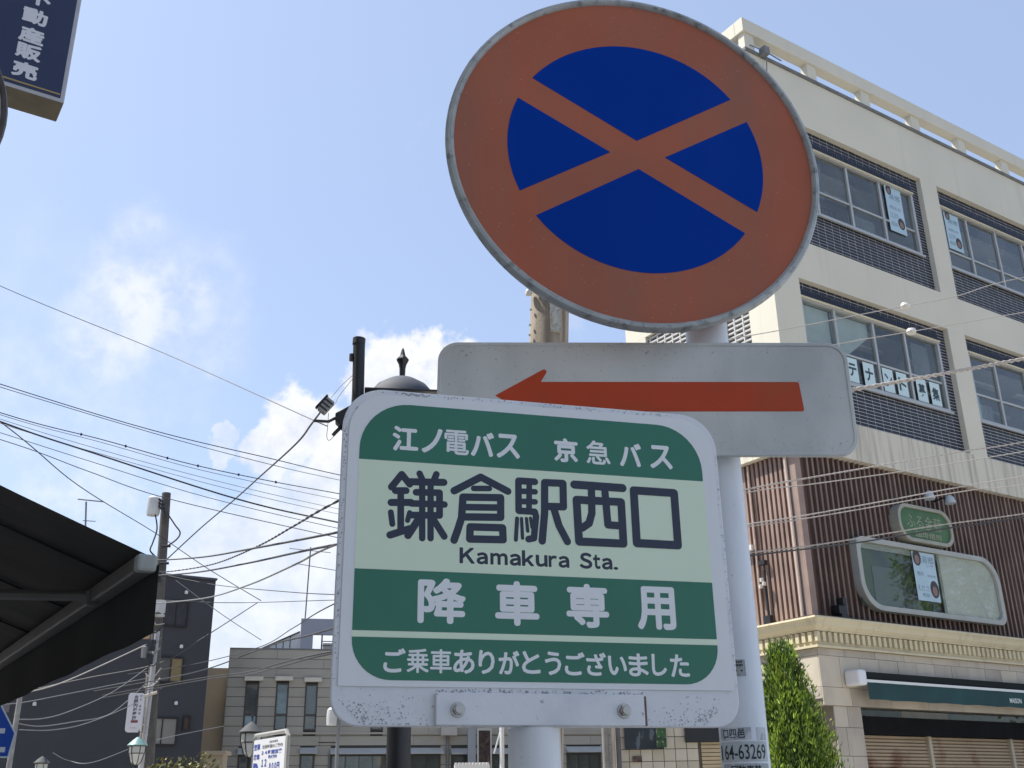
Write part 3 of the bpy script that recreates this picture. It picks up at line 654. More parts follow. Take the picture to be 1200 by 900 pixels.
for (a, c) in ((.74, 2.12), (2.19, 4.04), (4.12, 6.0), (6.1, 8.0)):
    s_ = MB(); z = 0.02
    while z < 2.40:
        s_.add([(a, .10, z), (c, .10, z), (c, .082, z + .012), (a, .082, z + .012), (c, .082, z + .036), (a, .082, z + .036), (c, .10, z + .042), (a, .10, z + .042)], [(0, 1, 2, 3), (3, 2, 4, 5), (5, 4, 6, 7)]); z += .046
    s_.build('roller_shutter', m_sh, B, stuff=True)
    MB().box(c + .005, c + .065, .04, .13, 0, 2.41).build('shutter_post', M('post_beige', (0.40, 0.36, 0.28), 0.6), B)
MB().box(.64, .70, .02, .1, 0, 2.41).build('shutter_post', m_black, B)
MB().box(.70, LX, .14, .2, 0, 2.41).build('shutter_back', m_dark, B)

# retracted awning on the building
A = empty('shop_awning', tuple(B.matrix_world @ Vector((0, 0, 0))) if False else (4.02, 14.451, 2.84), 'rolled up dark green shop awning with a silver bar and small white lettering', 'awning', 33.37)
m_aw = M('awning_green', (0.010, 0.050, 0.055), 0.8, 0.2, 2)
MB().box(.34, .50, -.36, -.108, .16, .36).build('end_cap', M('cap_white', (0.66, 0.68, 0.72), 0.5), A, bevel=.03)
MB().box(.52, 8, -.28, -.108, .26, .345).build('roller_box', M('roller_dark', (0.02, 0.024, 0.024), 0.9, spec=0.1), A)
MB().box(.52, 8, -.33, -.286, .205, .24).build('front_bar', M('bar_silver', (0.62, 0.66, 0.66), 0.4), A)
va = MB(); n = 90; V = []
for i in range(n + 1):
    x = .53 + 7.4 * i / n; V += [(x, -.322 + .004 * math.sin(i * 1.9), .203), (x, -.322 + .010 * math.sin(i * 1.3), -.015 + .004 * math.sin(i * .7))]
va.add(V, [(2 * i, 2 * i + 2, 2 * i + 3, 2 * i + 1) for i in range(n)]); va.build('valance', m_aw, A, smooth=True)
t_ = MB(); text(t_, 'MAISON', 3.63, 3.92, .045, .115, -.337, .02); t_.build('valance_lettering', M('valance_white', (0.6, 0.66, 0.64), 0.6), A)

# big rounded window on the brown storey
W = empty('rounded_window', (4.02, 14.451, 4.10), 'wide window with rounded corners set in the brown ribbed wall', 'window', 33.37)
cr = lambda a, c, z0, z1, r: rrect(a, c, z0, z1, r, 8)
MB().ring(cr(1.06, 4.44, .0, 1.06, [.16, .42, .16, .42]), cr(1.145, 4.355, .075, .985, [.13, .36, .13, .36]), YZ, -.03, .10).build('frame', M('window_ring', (0.34, 0.36, 0.34), 0.5, 0.08, 4), W, bevel=.006)
MB().prism(cr(1.13, 4.37, .06, 1.0, [.14, .37, .14, .37]), YZ, .010, .015).build('pane', m_glass2, W)
MB().box(2.95, 3.01, .018, .03, .07, .99).build('mullion', M('mullion_grey', (0.25, 0.26, 0.25), 0.5), W)
MB().box(3.02, 4.36, .03, .04, .07, .99).build('frosted_panel', M('frosted_grey', (0.50, 0.51, 0.49), 0.7, 0.05, 3), W)
MB().box(1.13, 2.94, .06, .065, .06, .90).build('reflection_panel', M('room_foliage_reflection', (0.035, 0.045, 0.04), 0.8, 0.3, 2, stain=(0.045, 0.075, 0.015), sa=0.95, ss=(3.5, 3.5, 3.5), slo=.45, shi=.55), W)  # dim room; green mottling painted as foliage mirrored in the glass
MB().box(1.13, 2.94, .03, .04, .90, .99).build('ceiling_strip', M('ceiling_strip', (0.24, 0.25, 0.20), 0.8), W)
MB().box(1.42, 2.05, .04, .05, .06, .66).build('inner_panel', M('inner_panel', (0.075, 0.10, 0.085), 0.8, 0.1, 2), W)

def face_on(mb_skin, mb_hair, x, z, w, h, y):
    e = lambda k: [(x + k * w * math.cos(2 * math.pi * i / 14), z + k * h * math.sin(2 * math.pi * i / 14)) for i in range(14)]
    mb_hair.prism([(a, c + h * .25) for a, c in e(1.2)], YZ, y - .001, y); mb_skin.prism(e(.68), YZ, y - .002, y - .0011)
m_skin = M('printed_skin', (0.22, 0.15, 0.13), 0.7); m_hair = M('printed_hair', (0.05, 0.045, 0.05), 0.7)
def poster(loc, w, h, label, lines, faces, paper, group=None, y=0.0, rot=33.37):
    p = empty('poster', loc, label, 'poster', rot, group)
    MB().box(0, w, y, y + .003, 0, h).build('paper', paper, p)
    t = MB()
    for (s, a, c, z0, z1) in lines: text(t, s, a * w, c * w, z0 * h, z1 * h, y - .001, .0)
    t.build('lettering', M('poster_ink', (0.14, 0.21, 0.28), 0.7), p)
    for (fx, fz, fw) in faces:
        a, b2 = MB(), MB(); face_on(a, b2, fx * w, fz * h, fw * w, fw * w * 1.3, y - .001)
        q_ = b2.build('printed_portrait', m_hair, p); a.build('printed_face', m_skin, q_)
    return p
Bm = Matrix.Translation((4.02, 14.451, 0)) @ Matrix.Rotation(R(33.37), 4, 'Z')
def bl(x, y, z): return tuple(Bm @ Vector((x, y, z)))
poster(bl(2.34, .004, 4.335), .53, .735, 'pale blue poster with two portraits in the rounded window', [('湯郷', .38, .95, .78, .93), ('い子', .60, .92, .70, .77), ('無料', .12, .42, .50, .60), ('相談会', .55, .95, .50, .55), ('えださ', .05, .55, .20, .32), ('相談', .22, .55, .08, .16)], [(.2, .84, .15), (.80, .22, .16)], m_paper)
poster(bl(3.33, YT - .002, 10.95), .45, .93, 'pale blue poster behind the upper window left of the cream pier', [('湯郷', .2, .9, .72, .85), ('相談会', .15, .85, .50, .58), ('江戸', .1, .6, .30, .42), ('相談', .1, .5, .12, .22)], [(.25, .9, .14), (.74, .20, .17)], m_paper)
poster(bl(5.02, YT - .002, 11.08), .44, .78, 'pale blue poster behind the upper window right of the cream pier', [('湯郷', .2, .9, .72, .85), ('相談会', .15, .85, .50, .58), ('江戸', .1, .6, .30, .42), ('相談', .1, .5, .12, .22)], [(.25, .9, .14), (.74, .20, .17)], m_paper)
MB().box(4.93, 5.08, YT + .03, YT + .04, 7.7, 8.2).build('paper_strip', m_paper, B)
bx = {'テ': 1.58, 'ナ': 1.98, 'ン': 2.45, 'ト': 2.80, '募': 3.30, '集': 3.66}
posn = {'テ': 'first from the left', 'ナ': 'second from the left', 'ン': 'third from the left', 'ト': 'fourth from the left', '募': 'fifth from the left', '集': 'last on the right'}
for ch, x in bx.items():
    p = empty('letter_card', bl(x, YT - .004, 7.715), 'white card reading %s, %s in the to let row of the middle floor' % (ch, posn[ch]), 'card', 33.37, 'cards spelling a notice in the window')
    MB().box(0, .26, 0, .004, 0, .41).build('card', M('card_white', (0.52, 0.66, 0.68), 0.6), p)
    t = MB(); text(t, ch, .035, .225, .09, .32, -.0015, .03); t.build('lettering', M('card_ink', (0.03, 0.05, 0.055), 0.6), p)

# oval green sign and its two lamps
O = empty('shop_sign', bl(2.08, .0, 5.21), 'green rounded sign with raised gold characters on the brown wall above the window', 'sign', 33.37)
oc = lambda k: rrect(k, 1.30 - k, k, .58 - k, [.22 - k * .7, .27 - k * .7, .22 - k * .7, .27 - k * .7], 10)
MB().ring(oc(0), oc(.055), YZ, -.06, .12).build('frame', M('sign_ring', (0.30, 0.30, 0.25), 0.5, 0.1, 6), O, bevel=.006)
MB().prism(oc(.045), YZ, -.03, .10).build('board', M('sign_board_green', (0.050, 0.125, 0.050), 0.5, 0.2, 5), O)
t = MB(); text(t, 'ふる金藤', .22, 1.06, .22, .44, -.034, -.005); text(t, '珈琲焙煎', .38, 1.02, .085, .18, -.034, .01)
t.build('lettering', M('letter_dull_gold', (0.27, 0.29, 0.19), 0.4, 0.1, 9), O)
for (px_, lab) in ((2.73, 'left'), (3.24, 'right')):
    l_ = empty('sign_lamp', bl(px_, -.02, 5.93), 'small grey spotlight above the green sign, the %s one of two' % lab, 'lamp', 33.37, 'spotlights above the green sign')
    MB().tube([(0, .12, .05), (0, -.06, .07), (0, -.14, .03)], .014, 8).build('arm', m_black, l_, smooth=True)
    MB().lathe([(.03, .08), (.06, .05), (.085, -.03), (.08, -.05), (0, -.045)], (0, -.17, 0), 16).build('lamp_head', M('lamp_grey', (0.38, 0.43, 0.47), 0.4), l_, smooth=True)

# ------------------------------------------------------------------ cypress in front of the corner
TP = at(940, 900, 11.2); TX, TY = TP.x, TP.y
tr = empty('cypress_tree', (TX, TY, 0), 'bright green pointed cypress in front of the stone corner', 'tree')
MB().tube([(0, 0, 0), (0.01, 0, 1.2), (-.02, 0, 2.6)], [.07, .05, .015], 10).build('trunk', M('cypress_bark', (0.10, 0.07, 0.05), 0.9, 0.3, 20), tr)
top = at(912, 753, 11.2).z
r2 = random.Random(3)
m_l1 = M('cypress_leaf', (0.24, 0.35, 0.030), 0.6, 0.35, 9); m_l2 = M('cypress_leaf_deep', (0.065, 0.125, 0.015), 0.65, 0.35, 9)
inner = MB(); lv = [MB(), MB()]
lean = (at(912, 755, 11.2).x - TX)
def radius(h):      # h 0 at tip .. 1 at the ground
    return .05 + .50 * (1 - (1 - min(1, h * 1.25)) ** 1.5)
H = top - .25
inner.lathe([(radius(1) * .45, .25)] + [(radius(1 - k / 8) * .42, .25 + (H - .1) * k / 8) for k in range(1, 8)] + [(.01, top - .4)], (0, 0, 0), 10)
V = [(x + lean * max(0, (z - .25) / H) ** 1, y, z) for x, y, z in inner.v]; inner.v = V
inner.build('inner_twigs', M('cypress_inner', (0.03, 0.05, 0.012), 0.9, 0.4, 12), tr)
nsp = 4200
for i in range(nsp):
    h = r2.random() ** .75; z = top - .03 - h * H; a = r2.random() * 6.283
    lob = 1 + .10 * math.sin(3 * a + z * 5) + .08 * math.sin(7 * a - z * 9)
    rr = radius(h) * lob * (r2.uniform(.55, 1.0))
    cx_ = lean * (z - .25) / H + rr * math.cos(a); cy_ = rr * math.sin(a)
    L_ = r2.uniform(.12, .26) * (1 if h > .08 else .7); ou = Vector((math.cos(a), math.sin(a), 0)); ax = (Vector((0, 0, 1)) + ou * r2.uniform(.15, .5) + Vector((r2.uniform(-.2, .2), r2.uniform(-.2, .2), 0))).normalized()
    mbx = lv[1 if (r2.random() < .35 or rr < radius(h) * .72) else 0]  # inner and some random sprays darker, painting the shade in the gaps
    base = Vector((cx_, cy_, z - L_ * .5))
    for q in range(11):
        t = r2.random(); d_ = (ax + Vector((r2.gauss(0, .30), r2.gauss(0, .30), r2.gauss(0, .18)))).normalized()
        p0 = base + ax * (t * L_) + Vector((r2.gauss(0, .018), r2.gauss(0, .018), 0)); l_ = r2.uniform(.03, .065); sd_ = d_.cross(Vector((r2.gauss(0, 1), r2.gauss(0, 1), r2.gauss(0, 1)))).normalized() * r2.uniform(.004, .009)
        mbx.add([p0 - sd_ * .5, p0 + d_ * l_ * .5 - sd_, p0 + d_ * l_, p0 + d_ * l_ * .5 + sd_, p0 + sd_ * .5], [(0, 1, 2, 3, 4)])
def fol(mb, name, m, parent):
    me = bpy.data.meshes.new(name); me.from_pydata(mb.v, [], mb.f); me.materials.append(m); o = piece(name, me, parent); o['kind'] = 'stuff'; return o
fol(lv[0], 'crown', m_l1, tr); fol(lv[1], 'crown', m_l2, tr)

# broad tree across the side street; the rounded window mirrors it
BT = empty('broadleaf_tree', (19.5, 17.5, 0), 'large leafy street tree right of the picture, mirrored in the rounded window', 'tree')
MB().tube([(0, 0, 0), (.1, 0, 2.2), (0, .2, 4.5)], [.24, .18, .10], 10).build('trunk', M('tree_bark', (0.09, 0.065, 0.045), 0.9, 0.3, 6), BT)
for k in range(7):
    a = k * .9; MB().tube([(.08, .05, 2.4 + k * .25), (1.1 * math.cos(a), 1.1 * math.sin(a), 4.2 + k * .2), (2.1 * math.cos(a), 2.1 * math.sin(a), 5.6 + k * .2)], [.09, .05, .02], 6).build('limb', MC['tree_bark'], BT)
cl = [(r2.gauss(0, 1.5), r2.gauss(0, 1.5), r2.uniform(3.8, 9.0), r2.uniform(.6, 1.2)) for _ in range(26)]
lb = MB()
for k in range(9000):
    cx_, cy_, cz_, cr_ = r2.choice(cl); v = Vector((r2.gauss(0, 1), r2.gauss(0, 1), r2.gauss(0, .8))).normalized() * cr_ * r2.random() ** .4 + Vector((cx_, cy_, cz_))
    n_ = Vector((r2.gauss(0, 1), r2.gauss(0, 1), r2.gauss(0, 1))).normalized(); a_ = n_.orthogonal().normalized(); b_ = n_.cross(a_); l_ = r2.uniform(.05, .10)
    lb.add([v - a_ * l_, v - b_ * l_ * .6, v + a_ * l_, v + b_ * l_ * .6], [(0, 1, 2, 3)])
fol(lb, 'crown', M('tree_leaf', (0.07, 0.12, 0.02), 0.6, 0.4, 2), BT)

# ------------------------------------------------------------------ low tiled shop behind the bus sign
sx0, sx1, sy = at(722, 870, 14.9).x, at(884, 870, 14.9).x, 14.70
T = empty('tiled_shop', (sx0, sy, 0), 'low shop with pale square wall tiles below the bus sign', 'building', 0)
w_ = sx1 - sx0
MB().box(0, w_, .03, .6, 0, 3.1).build('wall', M('grout_grey', (0.16, 0.145, 0.12), 0.9), T)
tz = lambda py: at(770, py, 14.85).z
m_wt = [M('wall_tile', (0.46, 0.42, 0.34), 0.4, 0.05, 3), M('wall_tile_dark', (0.42, 0.38, 0.30), 0.4, 0.06, 3), M('wall_tile_light', (0.49, 0.45, 0.37), 0.4, 0.05, 3)]
s = .152; z = 3.1 - s
postx = (at(731, 870, 14.85).x - sx0, at(777, 870, 14.85).x - sx0, tz(878)); bsx = at(803, 870, 14.85).x - sx0; shx = at(820, 870, 14.85).x - sx0
zline = tz(878)
me_t = [MB().box(.004, s - .004, 0, .029, .004, s - .004).mesh('wall_tile', m_) for m_ in m_wt]
k = 0; z = zline - 12 * s
while z < 3.0:
    x = 0
    while x + s <= w_ + .01:
        if not (x + s > shx and z < tz(871)) :
            piece('wall_tile', rnd.choice(me_t), T, (x, 0, z)); k += 1
        x += s
    z += s
sh = MB(); z = 0
while z < tz(871): sh.box(shx + .02, w_, -.01, .02, z, z + .040); z += .048
sh.build('shutter', M('shop_shutter', (0.40, 0.32, 0.20), 0.6, 0.1, 3), T, stuff=True)
MB().box(bsx, w_, -.05, 0, tz(871), tz(871) + .28).build('shutter_box', m_black, T)
MB().box(at(740, 880, 14.85).x - sx0, at(751, 880, 14.85).x - sx0, -.02, 0, tz(893), tz(886)).build('photo_panel', M('photo_panel', (0.08, 0.05, 0.04), 0.4, 0.6, 20), T)
P_ = empty('menu_board', (sx0 + postx[0], sy - .03, tz(878)), 'dark glossy picture board on the tiled wall under the bus sign', 'board')
MB().box(0, postx[1] - postx[0], -.02, .025, 0, .8).build('board', M('board_dark', (0.015, 0.02, 0.03), 0.25, 0.3, 4, stain=(0.10, 0.12, 0.14), sa=.8, ss=(9, 2, 3), slo=.6, shi=.64), P_)
MB().box(.42, .55, -.022, -.0201, 0.02, .5).build('printed_leaves', M('printed_leaves', (0.02, 0.07, 0.02), 0.5, 0.8, 25, stain=(0.4, 0.35, 0.3), sa=.8, ss=(20, 20, 20), slo=.6, shi=.64), P_)
for (a, c, col, lab) in ((706, 713, (0.20, 0.19, 0.18), 'grey metal drain pipe left of the tiled wall'), (716, 720.5, (0.42, 0.38, 0.31), 'thin beige pipe against the tiled wall'), (722, 727, (0.10, 0.10, 0.11), 'dark grey pipe nearest the tiled wall')):
    o = MB().lathe([((c - a) / 2 * .0128, 0), ((c - a) / 2 * .0128, 3.4)], tuple(at((a + c) / 2, 870, 14.5)[:2]) + (0,), 12).build('drain_pipe', M('pipe_%d' % a, col, 0.6, 0.2, 6), None, smooth=True); tag(o, lab, 'pipe')
#PART3
# ------------------------------------------------------------------ the building beside us on the left (its awning and blade sign reach into the picture)
m_lw = M('left_wall', (0.60, 0.57, 0.52), 0.85, 0.06, 1)
LB = empty('roadside_building', (-3.05, 2.87, 0), 'plain grey shop building on the near left that carries the black awning', 'building', 33.37)
MB().box(-7, 0, -8, 12, 0, 10.5).build('wall', m_lw, LB)
MB().box(-7.1, .12, -8.1, 12.1, 10.5, 10.8).build('roof', m_lw, LB)
for k in range(4):
    for z in (4.3, 7.4):
        w0 = MB().ring([(k * 4.2 - 6, z), (k * 4.2 - 3.8, z), (k * 4.2 - 3.8, z + 1.5), (k * 4.2 - 6, z + 1.5)], [(k * 4.2 - 5.94, z + .06), (k * 4.2 - 3.86, z + .06), (k * 4.2 - 3.86, z + 1.44), (k * 4.2 - 5.94, z + 1.44)], lambda a, z_, t: (t, a, z_), .003, .07).build('window', m_frame, LB)
        MB().box(.003, .02, k * 4.2 - 5.94, k * 4.2 - 3.86, z + .06, z + 1.44).build('pane', M('dark_pane', (0.03, 0.035, 0.04), 0.08), w0)
# awning: local +Y runs along the wall away from us, local +X out over the pavement
aw = empty('black_awning', (-1.3957, 3.9613, 2.473), 'black fabric awning seen from below with a grey front bar and folding arm', 'awning', 33.37)
m_fab = M('awning_black', (0.010, 0.010, 0.010), 0.9, 0.4, 2.5, stain=(0.022, 0.02, 0.019), sa=0.6, ss=(1.5, 1.5, 1.5)); m_bar = M('awning_bar', (0.10, 0.098, 0.09), 0.5, 0.15, 4); m_cap = M('awning_cap', (0.32, 0.34, 0.32), 0.5, 0.08, 9)
f = MB(); n = 24; V = []
LEN = 5.6
for i in range(n + 1):
    y = .06 + LEN * i / n
    for j in range(9):
        q = j / 8; x = .035 - q * 2.0; V.append((x, y, .038 + q * 2.0 * .405 - .035 * math.sin(q * 3.14) + .006 * math.sin(i * 1.7) * math.sin(q * 3.14)))
F = []
for i in range(n):
    for j in range(8): F.append((i * 9 + j, (i + 1) * 9 + j, (i + 1) * 9 + j + 1, i * 9 + j + 1))
f.add(V, F); f.build('canopy', M('awning_underside', (0.026, 0.024, 0.022), 0.9, 0.3, 2.5, stain=(0.055, 0.05, 0.045), sa=.7, ss=(1.2, 3, 1.5), bump=.3, bs=9), aw, smooth=True)
f = MB(); V = []; n = 60
for i in range(n + 1):
    y = -.01 + (LEN + .01) * i / n; V += [(.045, y, .0), (.045 + .006 * math.sin(i * .5), y - .02, -.262 + .002 * math.sin(i * 1.1))]
f.add(V, [(2 * i, 2 * i + 2, 2 * i + 3, 2 * i + 1) for i in range(n)]); f.build('valance', m_fab, aw, smooth=True)
MB().box(-.035, .035, .05, LEN, -.03, .035).build('front_bar', m_bar, aw, bevel=.008)
MB().box(-.038, .038, -.012, .045, -.032, .034).build('end_cap', m_cap, aw, bevel=.012)
pj = Vector(at(118, 690, 4.65)) ; 
awM = Matrix.Translation((-1.3957, 3.9613, 2.473)) @ Matrix.Rotation(R(33.37), 4, 'Z'); inv = awM.inverted()
MB().tube([(-.02, .78, .0), (-1.0, 1.9, .12)], .024, 8).build('folding_arm', m_bar, aw, smooth=True)
MB().tube([(-1.0, 1.9, .12), (-1.9, .9, .45)], .03, 8).build('folding_arm', m_bar, aw, smooth=True)
MB().box(-.05, .0, .74, .83, -.045, .02).build('arm_joint', m_bar, aw, bevel=.006); MB().lathe([(.04, -.03), (.04, .03)], (-1.0, 1.9, .12), 12).build('arm_joint', m_bar, aw)
for k in range(6):
    y = .5 + k * .9; MB().tube([(.03 - q * 2.0, y, .030 + q * 2.0 * .405 - .037 * math.sin(q * 3.14)) for q in [i / 8 for i in range(9)]], .006, 5).build('seam', m_fab, aw)
MB().box(-2.0, -1.95, -.2, LEN + .3, .70, .92).build('wall_box', m_bar, aw)

# blade sign
bq = at(75, 121, 7.0)
bs = empty('blade_sign', tuple(bq), 'dark blue vertical sign with silver characters high on the left', 'sign', 33.37)
k7 = 7 / 5.5
BW = .66 * k7; BH = 1.75
MB().box(-BW, 0, 0, .20 * k7, 0, BH).build('box', M('sign_box_pale', (0.40, 0.42, 0.46), 0.5, 0.05, 4), bs, bevel=.006)
MB().box(-BW + .004, -.004, .004, .20 * k7 - .004, -.006, 0.001).build('underside', M('sign_underside', (0.13, 0.115, 0.08), 0.7, 0.2, 6), bs)
MB().box(-BW + .03, -.030, -.004, -.001, .030, BH - .03).build('face', M('sign_face_navy', (0.014, 0.022, 0.070), 0.35, 0.1, 3), bs)
MB().box(-BW + .03, -.036, -.0065, -.0045, .052, .064).build('gold_line', M('sign_gold', (0.35, 0.25, 0.09), 0.5), bs)
for ch, zc in (('不', .635), ('動', .502), ('産', .369), ('販', .257), ('売', .130)):
    t = MB(); zz = zc * k7; text(t, ch, -.289 * k7, -.158 * k7, zz - .053 * k7, zz + .052 * k7, -.0065, .0, .0065)
    t.build('character', M('sign_silver', (0.62, 0.64, 0.70), 0.45), bs)
for z in (.4, 1.4): MB().tube([(-BW, .12, z), (-BW - 1.2, .12, z)], .03, 8).build('bracket_arm', m_bar, bs, smooth=True)
# round sign at the left edge
q = at(-180, 106, 2.9)
rs = empty('round_sign', tuple(q), 'edge of a pale round sign with a dark rim at the left border', 'sign', 25)
rad = 160 * 3.0 / FPX
MB().prism(cir(rad * .965, 64), YZ, 0, .004).build('face', M('round_face', (0.42, 0.45, 0.47), 0.5, 0.06, 4), rs)
V = []; F = []; rim2 = MB(); PR = [(rad * .955, -.003), (rad * .965, -.012), (rad * .99, -.012), (rad, 0), (rad * .99, .014), (rad * .965, .012)]
for i in range(64):
    a = 2 * math.pi * i / 64
    for r, y in PR: V.append((r * math.cos(a), y, r * math.sin(a)))
for i in range(64):
    for k in range(6): F.append((i * 6 + k, i * 6 + (k + 1) % 6, ((i + 1) % 64) * 6 + (k + 1) % 6, ((i + 1) % 64) * 6 + k))
rim2.add(V, F).build('rim', M('dark_rim', (0.06, 0.05, 0.045), 0.6, 0.3, 20), rs, smooth=True)
MB().lathe([(.03, -q.z), (.03, .5)], (0, .04, 0), 16).build('post', m_pole, rs, smooth=True)

# ------------------------------------------------------------------ dark apartment house
m_dk = M('charcoal_cladding', (0.040, 0.042, 0.050), 0.8, 0.12, .6, bump=0.1, bs=10)
dq = Vector((-9.026, 31.742, 0))
D = empty('dark_apartment_house', tuple(dq), 'charcoal three storey apartment house with flat roof on the left', 'building', 33.37)
MB().box(-16, 0, 0.02, .6, 0, 8.04).box(-16, -.01, .6, 4.2, 0, 8.03).build('wall', m_dk, D)
MB().box(-16.04, .03, -.03, .1, 8.04, 8.10).build('roof_edge', M('roof_edge', (0.06, 0.065, 0.08), 0.5), D)
m_dg = glass('dark_house_glass', (0.5, 0.5, 0.5), 0.05, 0.05, 0.1)
def dwin(x0, x1, z0, z1, mull, cols):
    w0 = MB().ring([(x0, z0), (x1, z0), (x1, z1), (x0, z1)], [(x0 + .04, z0 + .04), (x1 - .04, z0 + .04), (x1 - .04, z1 - .04), (x0 + .04, z1 - .04)], YZ, -.04, .019).build('window', m_black, D)
    ms = [x0 + .04] + mull + [x1 - .04]
    for m_ in mull: MB().box(m_ - .015, m_ + .015, -.035, .019, z0 + .04, z1 - .04).build('mullion', m_black, w0)
    for (a, c, mt) in zip(ms[:-1], ms[1:], cols): MB().box(a, c, -.012, .0, z0 + .04, z1 - .04).build('pane', mt, w0)
P1 = M('pane_blind', (0.20, 0.195, 0.18), 0.4, 0.06, 4); P2 = M('pane_ochre', (0.19, 0.15, 0.075), 0.4, 0.1, 4); P3 = M('pane_dark', (0.045, 0.045, 0.055), 0.15, 0.3, 3); P4 = M('pane_grey', (0.085, 0.085, 0.085), 0.3, 0.15, 3)
dwin(-1.50, -.75, 6.58, 7.34, [-1.1], [P3, P3]); dwin(-1.50, -.74, 5.0, 5.72, [-1.10], [P4, P2]); dwin(-1.62, -.74, 3.30, 4.05, [-1.17], [P1, P1])
dwin(-.60, -.39, 3.71, 4.11, [], [M('pane_brown', (0.06, 0.035, 0.025), 0.4, 0.2, 5)])
for (x_, z_) in ((-.87, 7.60), (-.86, 6.03), (-.85, 4.45), (-3.3, 6.0), (-4.6, 4.3)):
    MB().lathe([(.0, -.05), (.05, -.05), (.05, .03), (.02, .05), (0, .05)], (x_, -.04, z_), 12).build('vent_hood', M('vent_white', (0.6, 0.62, 0.64), 0.5), D)

# ------------------------------------------------------------------ grey panelled building
gq = Vector((-9.2386, 34.7944, 0))
G = empty('grey_panel_building', tuple(gq), 'grey two storey building clad in long panels with narrow tall windows', 'building', 13.15)
GL, GT = 15.0, 6.45
m_gp = [M('grey_panel', (0.37, 0.345, 0.295), 0.85, 0.06, 1.5), M('grey_panel_dark', (0.35, 0.33, 0.285), 0.85, 0.06, 1.5), M('grey_panel_warm', (0.385, 0.36, 0.305), 0.85, 0.05, 1.5)]
m_gap = M('panel_gap', (0.06, 0.06, 0.055), 0.9)
bm_ = MB(); bm_.box(.0, GL, .03, .3, 0, GT - .03); bm_.box(.0, .3, .3, 6, 0, GT - .03); bm_.box(.3, GL, .3, 6, GT - .2, GT - .1); bm_.box(.3, GL, 5.7, 6, 0, GT - .2); bm_.box(GL-.2, GL, .3, 5.7, 0, GT - .2)
bm_.build('wall_backing', m_gap, G)
MB().box(-.01, GL, -.012, .25, GT - .03, GT + .02).build('coping', M('coping', (0.16, 0.16, 0.155), 0.7), G)
wins = [(.575, .995, 3.93, 5.36), (1.535, 1.93, 3.92, 5.37), (2.46, 2.85, 3.92, 5.34), (4.6, 5.0, 3.92, 5.35)]
low = [(.5, .98, 1.2, 3.19), (2.40, 2.86, 1.2, 3.20), (3.36, 6.90, 2.0, 3.18), (7.25, 9.3, 2.0, 3.16), (9.5, 10.3, 2.3, 3.15), (11.15, 12.35, 2.2, 3.20)]
holes = wins + low
rows = 0.2975; zt = GT - .03; ri_ = 0
while zt > .3:
    z0 = zt - rows
    if abs(zt - 3.78) < .2: pass
    segs = [(0.0, GL)]
    for (a, c, b0, b1) in holes:
        if b0 < zt - .01 and b1 > z0 + .01:
            ns = []
            for s0, s1 in segs:
                if c <= s0 or a >= s1: ns.append((s0, s1)); continue
                if a > s0: ns.append((s0, a))
                if c < s1: ns.append((c, s1))
            segs = ns
    for s0, s1 in segs:
        x = s0
        while x < s1 - .01:
            L_ = 3.0
            nx_ = min(s1, x + L_ if x > s0 else x + (L_ if ri_ % 2 else L_ * .5) )
            if s1 - nx_ < .4: nx_ = s1
            MB().box(x + .004, nx_ - .004, -rnd.random() * .003, .03, z0 + .016, zt).build('wall_panel', rnd.choice(m_gp), G)
            x = nx_
    zt = z0; ri_ += 1
# side wall, sunlit
zt = GT - .03
m_sw = M('side_panel', (0.34, 0.295, 0.225), 0.85, 0.05, 1.5)
while zt > .3:
    MB().box(-.012, 0.0, .004, 1.45, zt - .2855, zt).build('wall_panel', m_sw, G); zt -= .2975
bb = MB().box(-.9, -.013, 1.5, 6, 0, 6.0).build('side_wing', m_sw, G)
for y0 in (1.9, 3.2, 4.4):
    for z0 in (1.2, 3.6): MB().box(-.93, -.90, y0, y0 + .6, z0, z0 + 1.7).build('side_window', P3, G)
m_gg = glass('grey_house_glass', (0.85, 0.9, 0.9), 0.08, 0.03, 0.15)
m_fd = M('bronze_frame', (0.055, 0.050, 0.045), 0.5, 0.1, 4)
m_hood = M('hood_cream', (0.60, 0.57, 0.48), 0.6, 0.05, 4); m_hood2 = M('hood_grey', (0.40, 0.40, 0.38), 0.6, 0.05, 4)
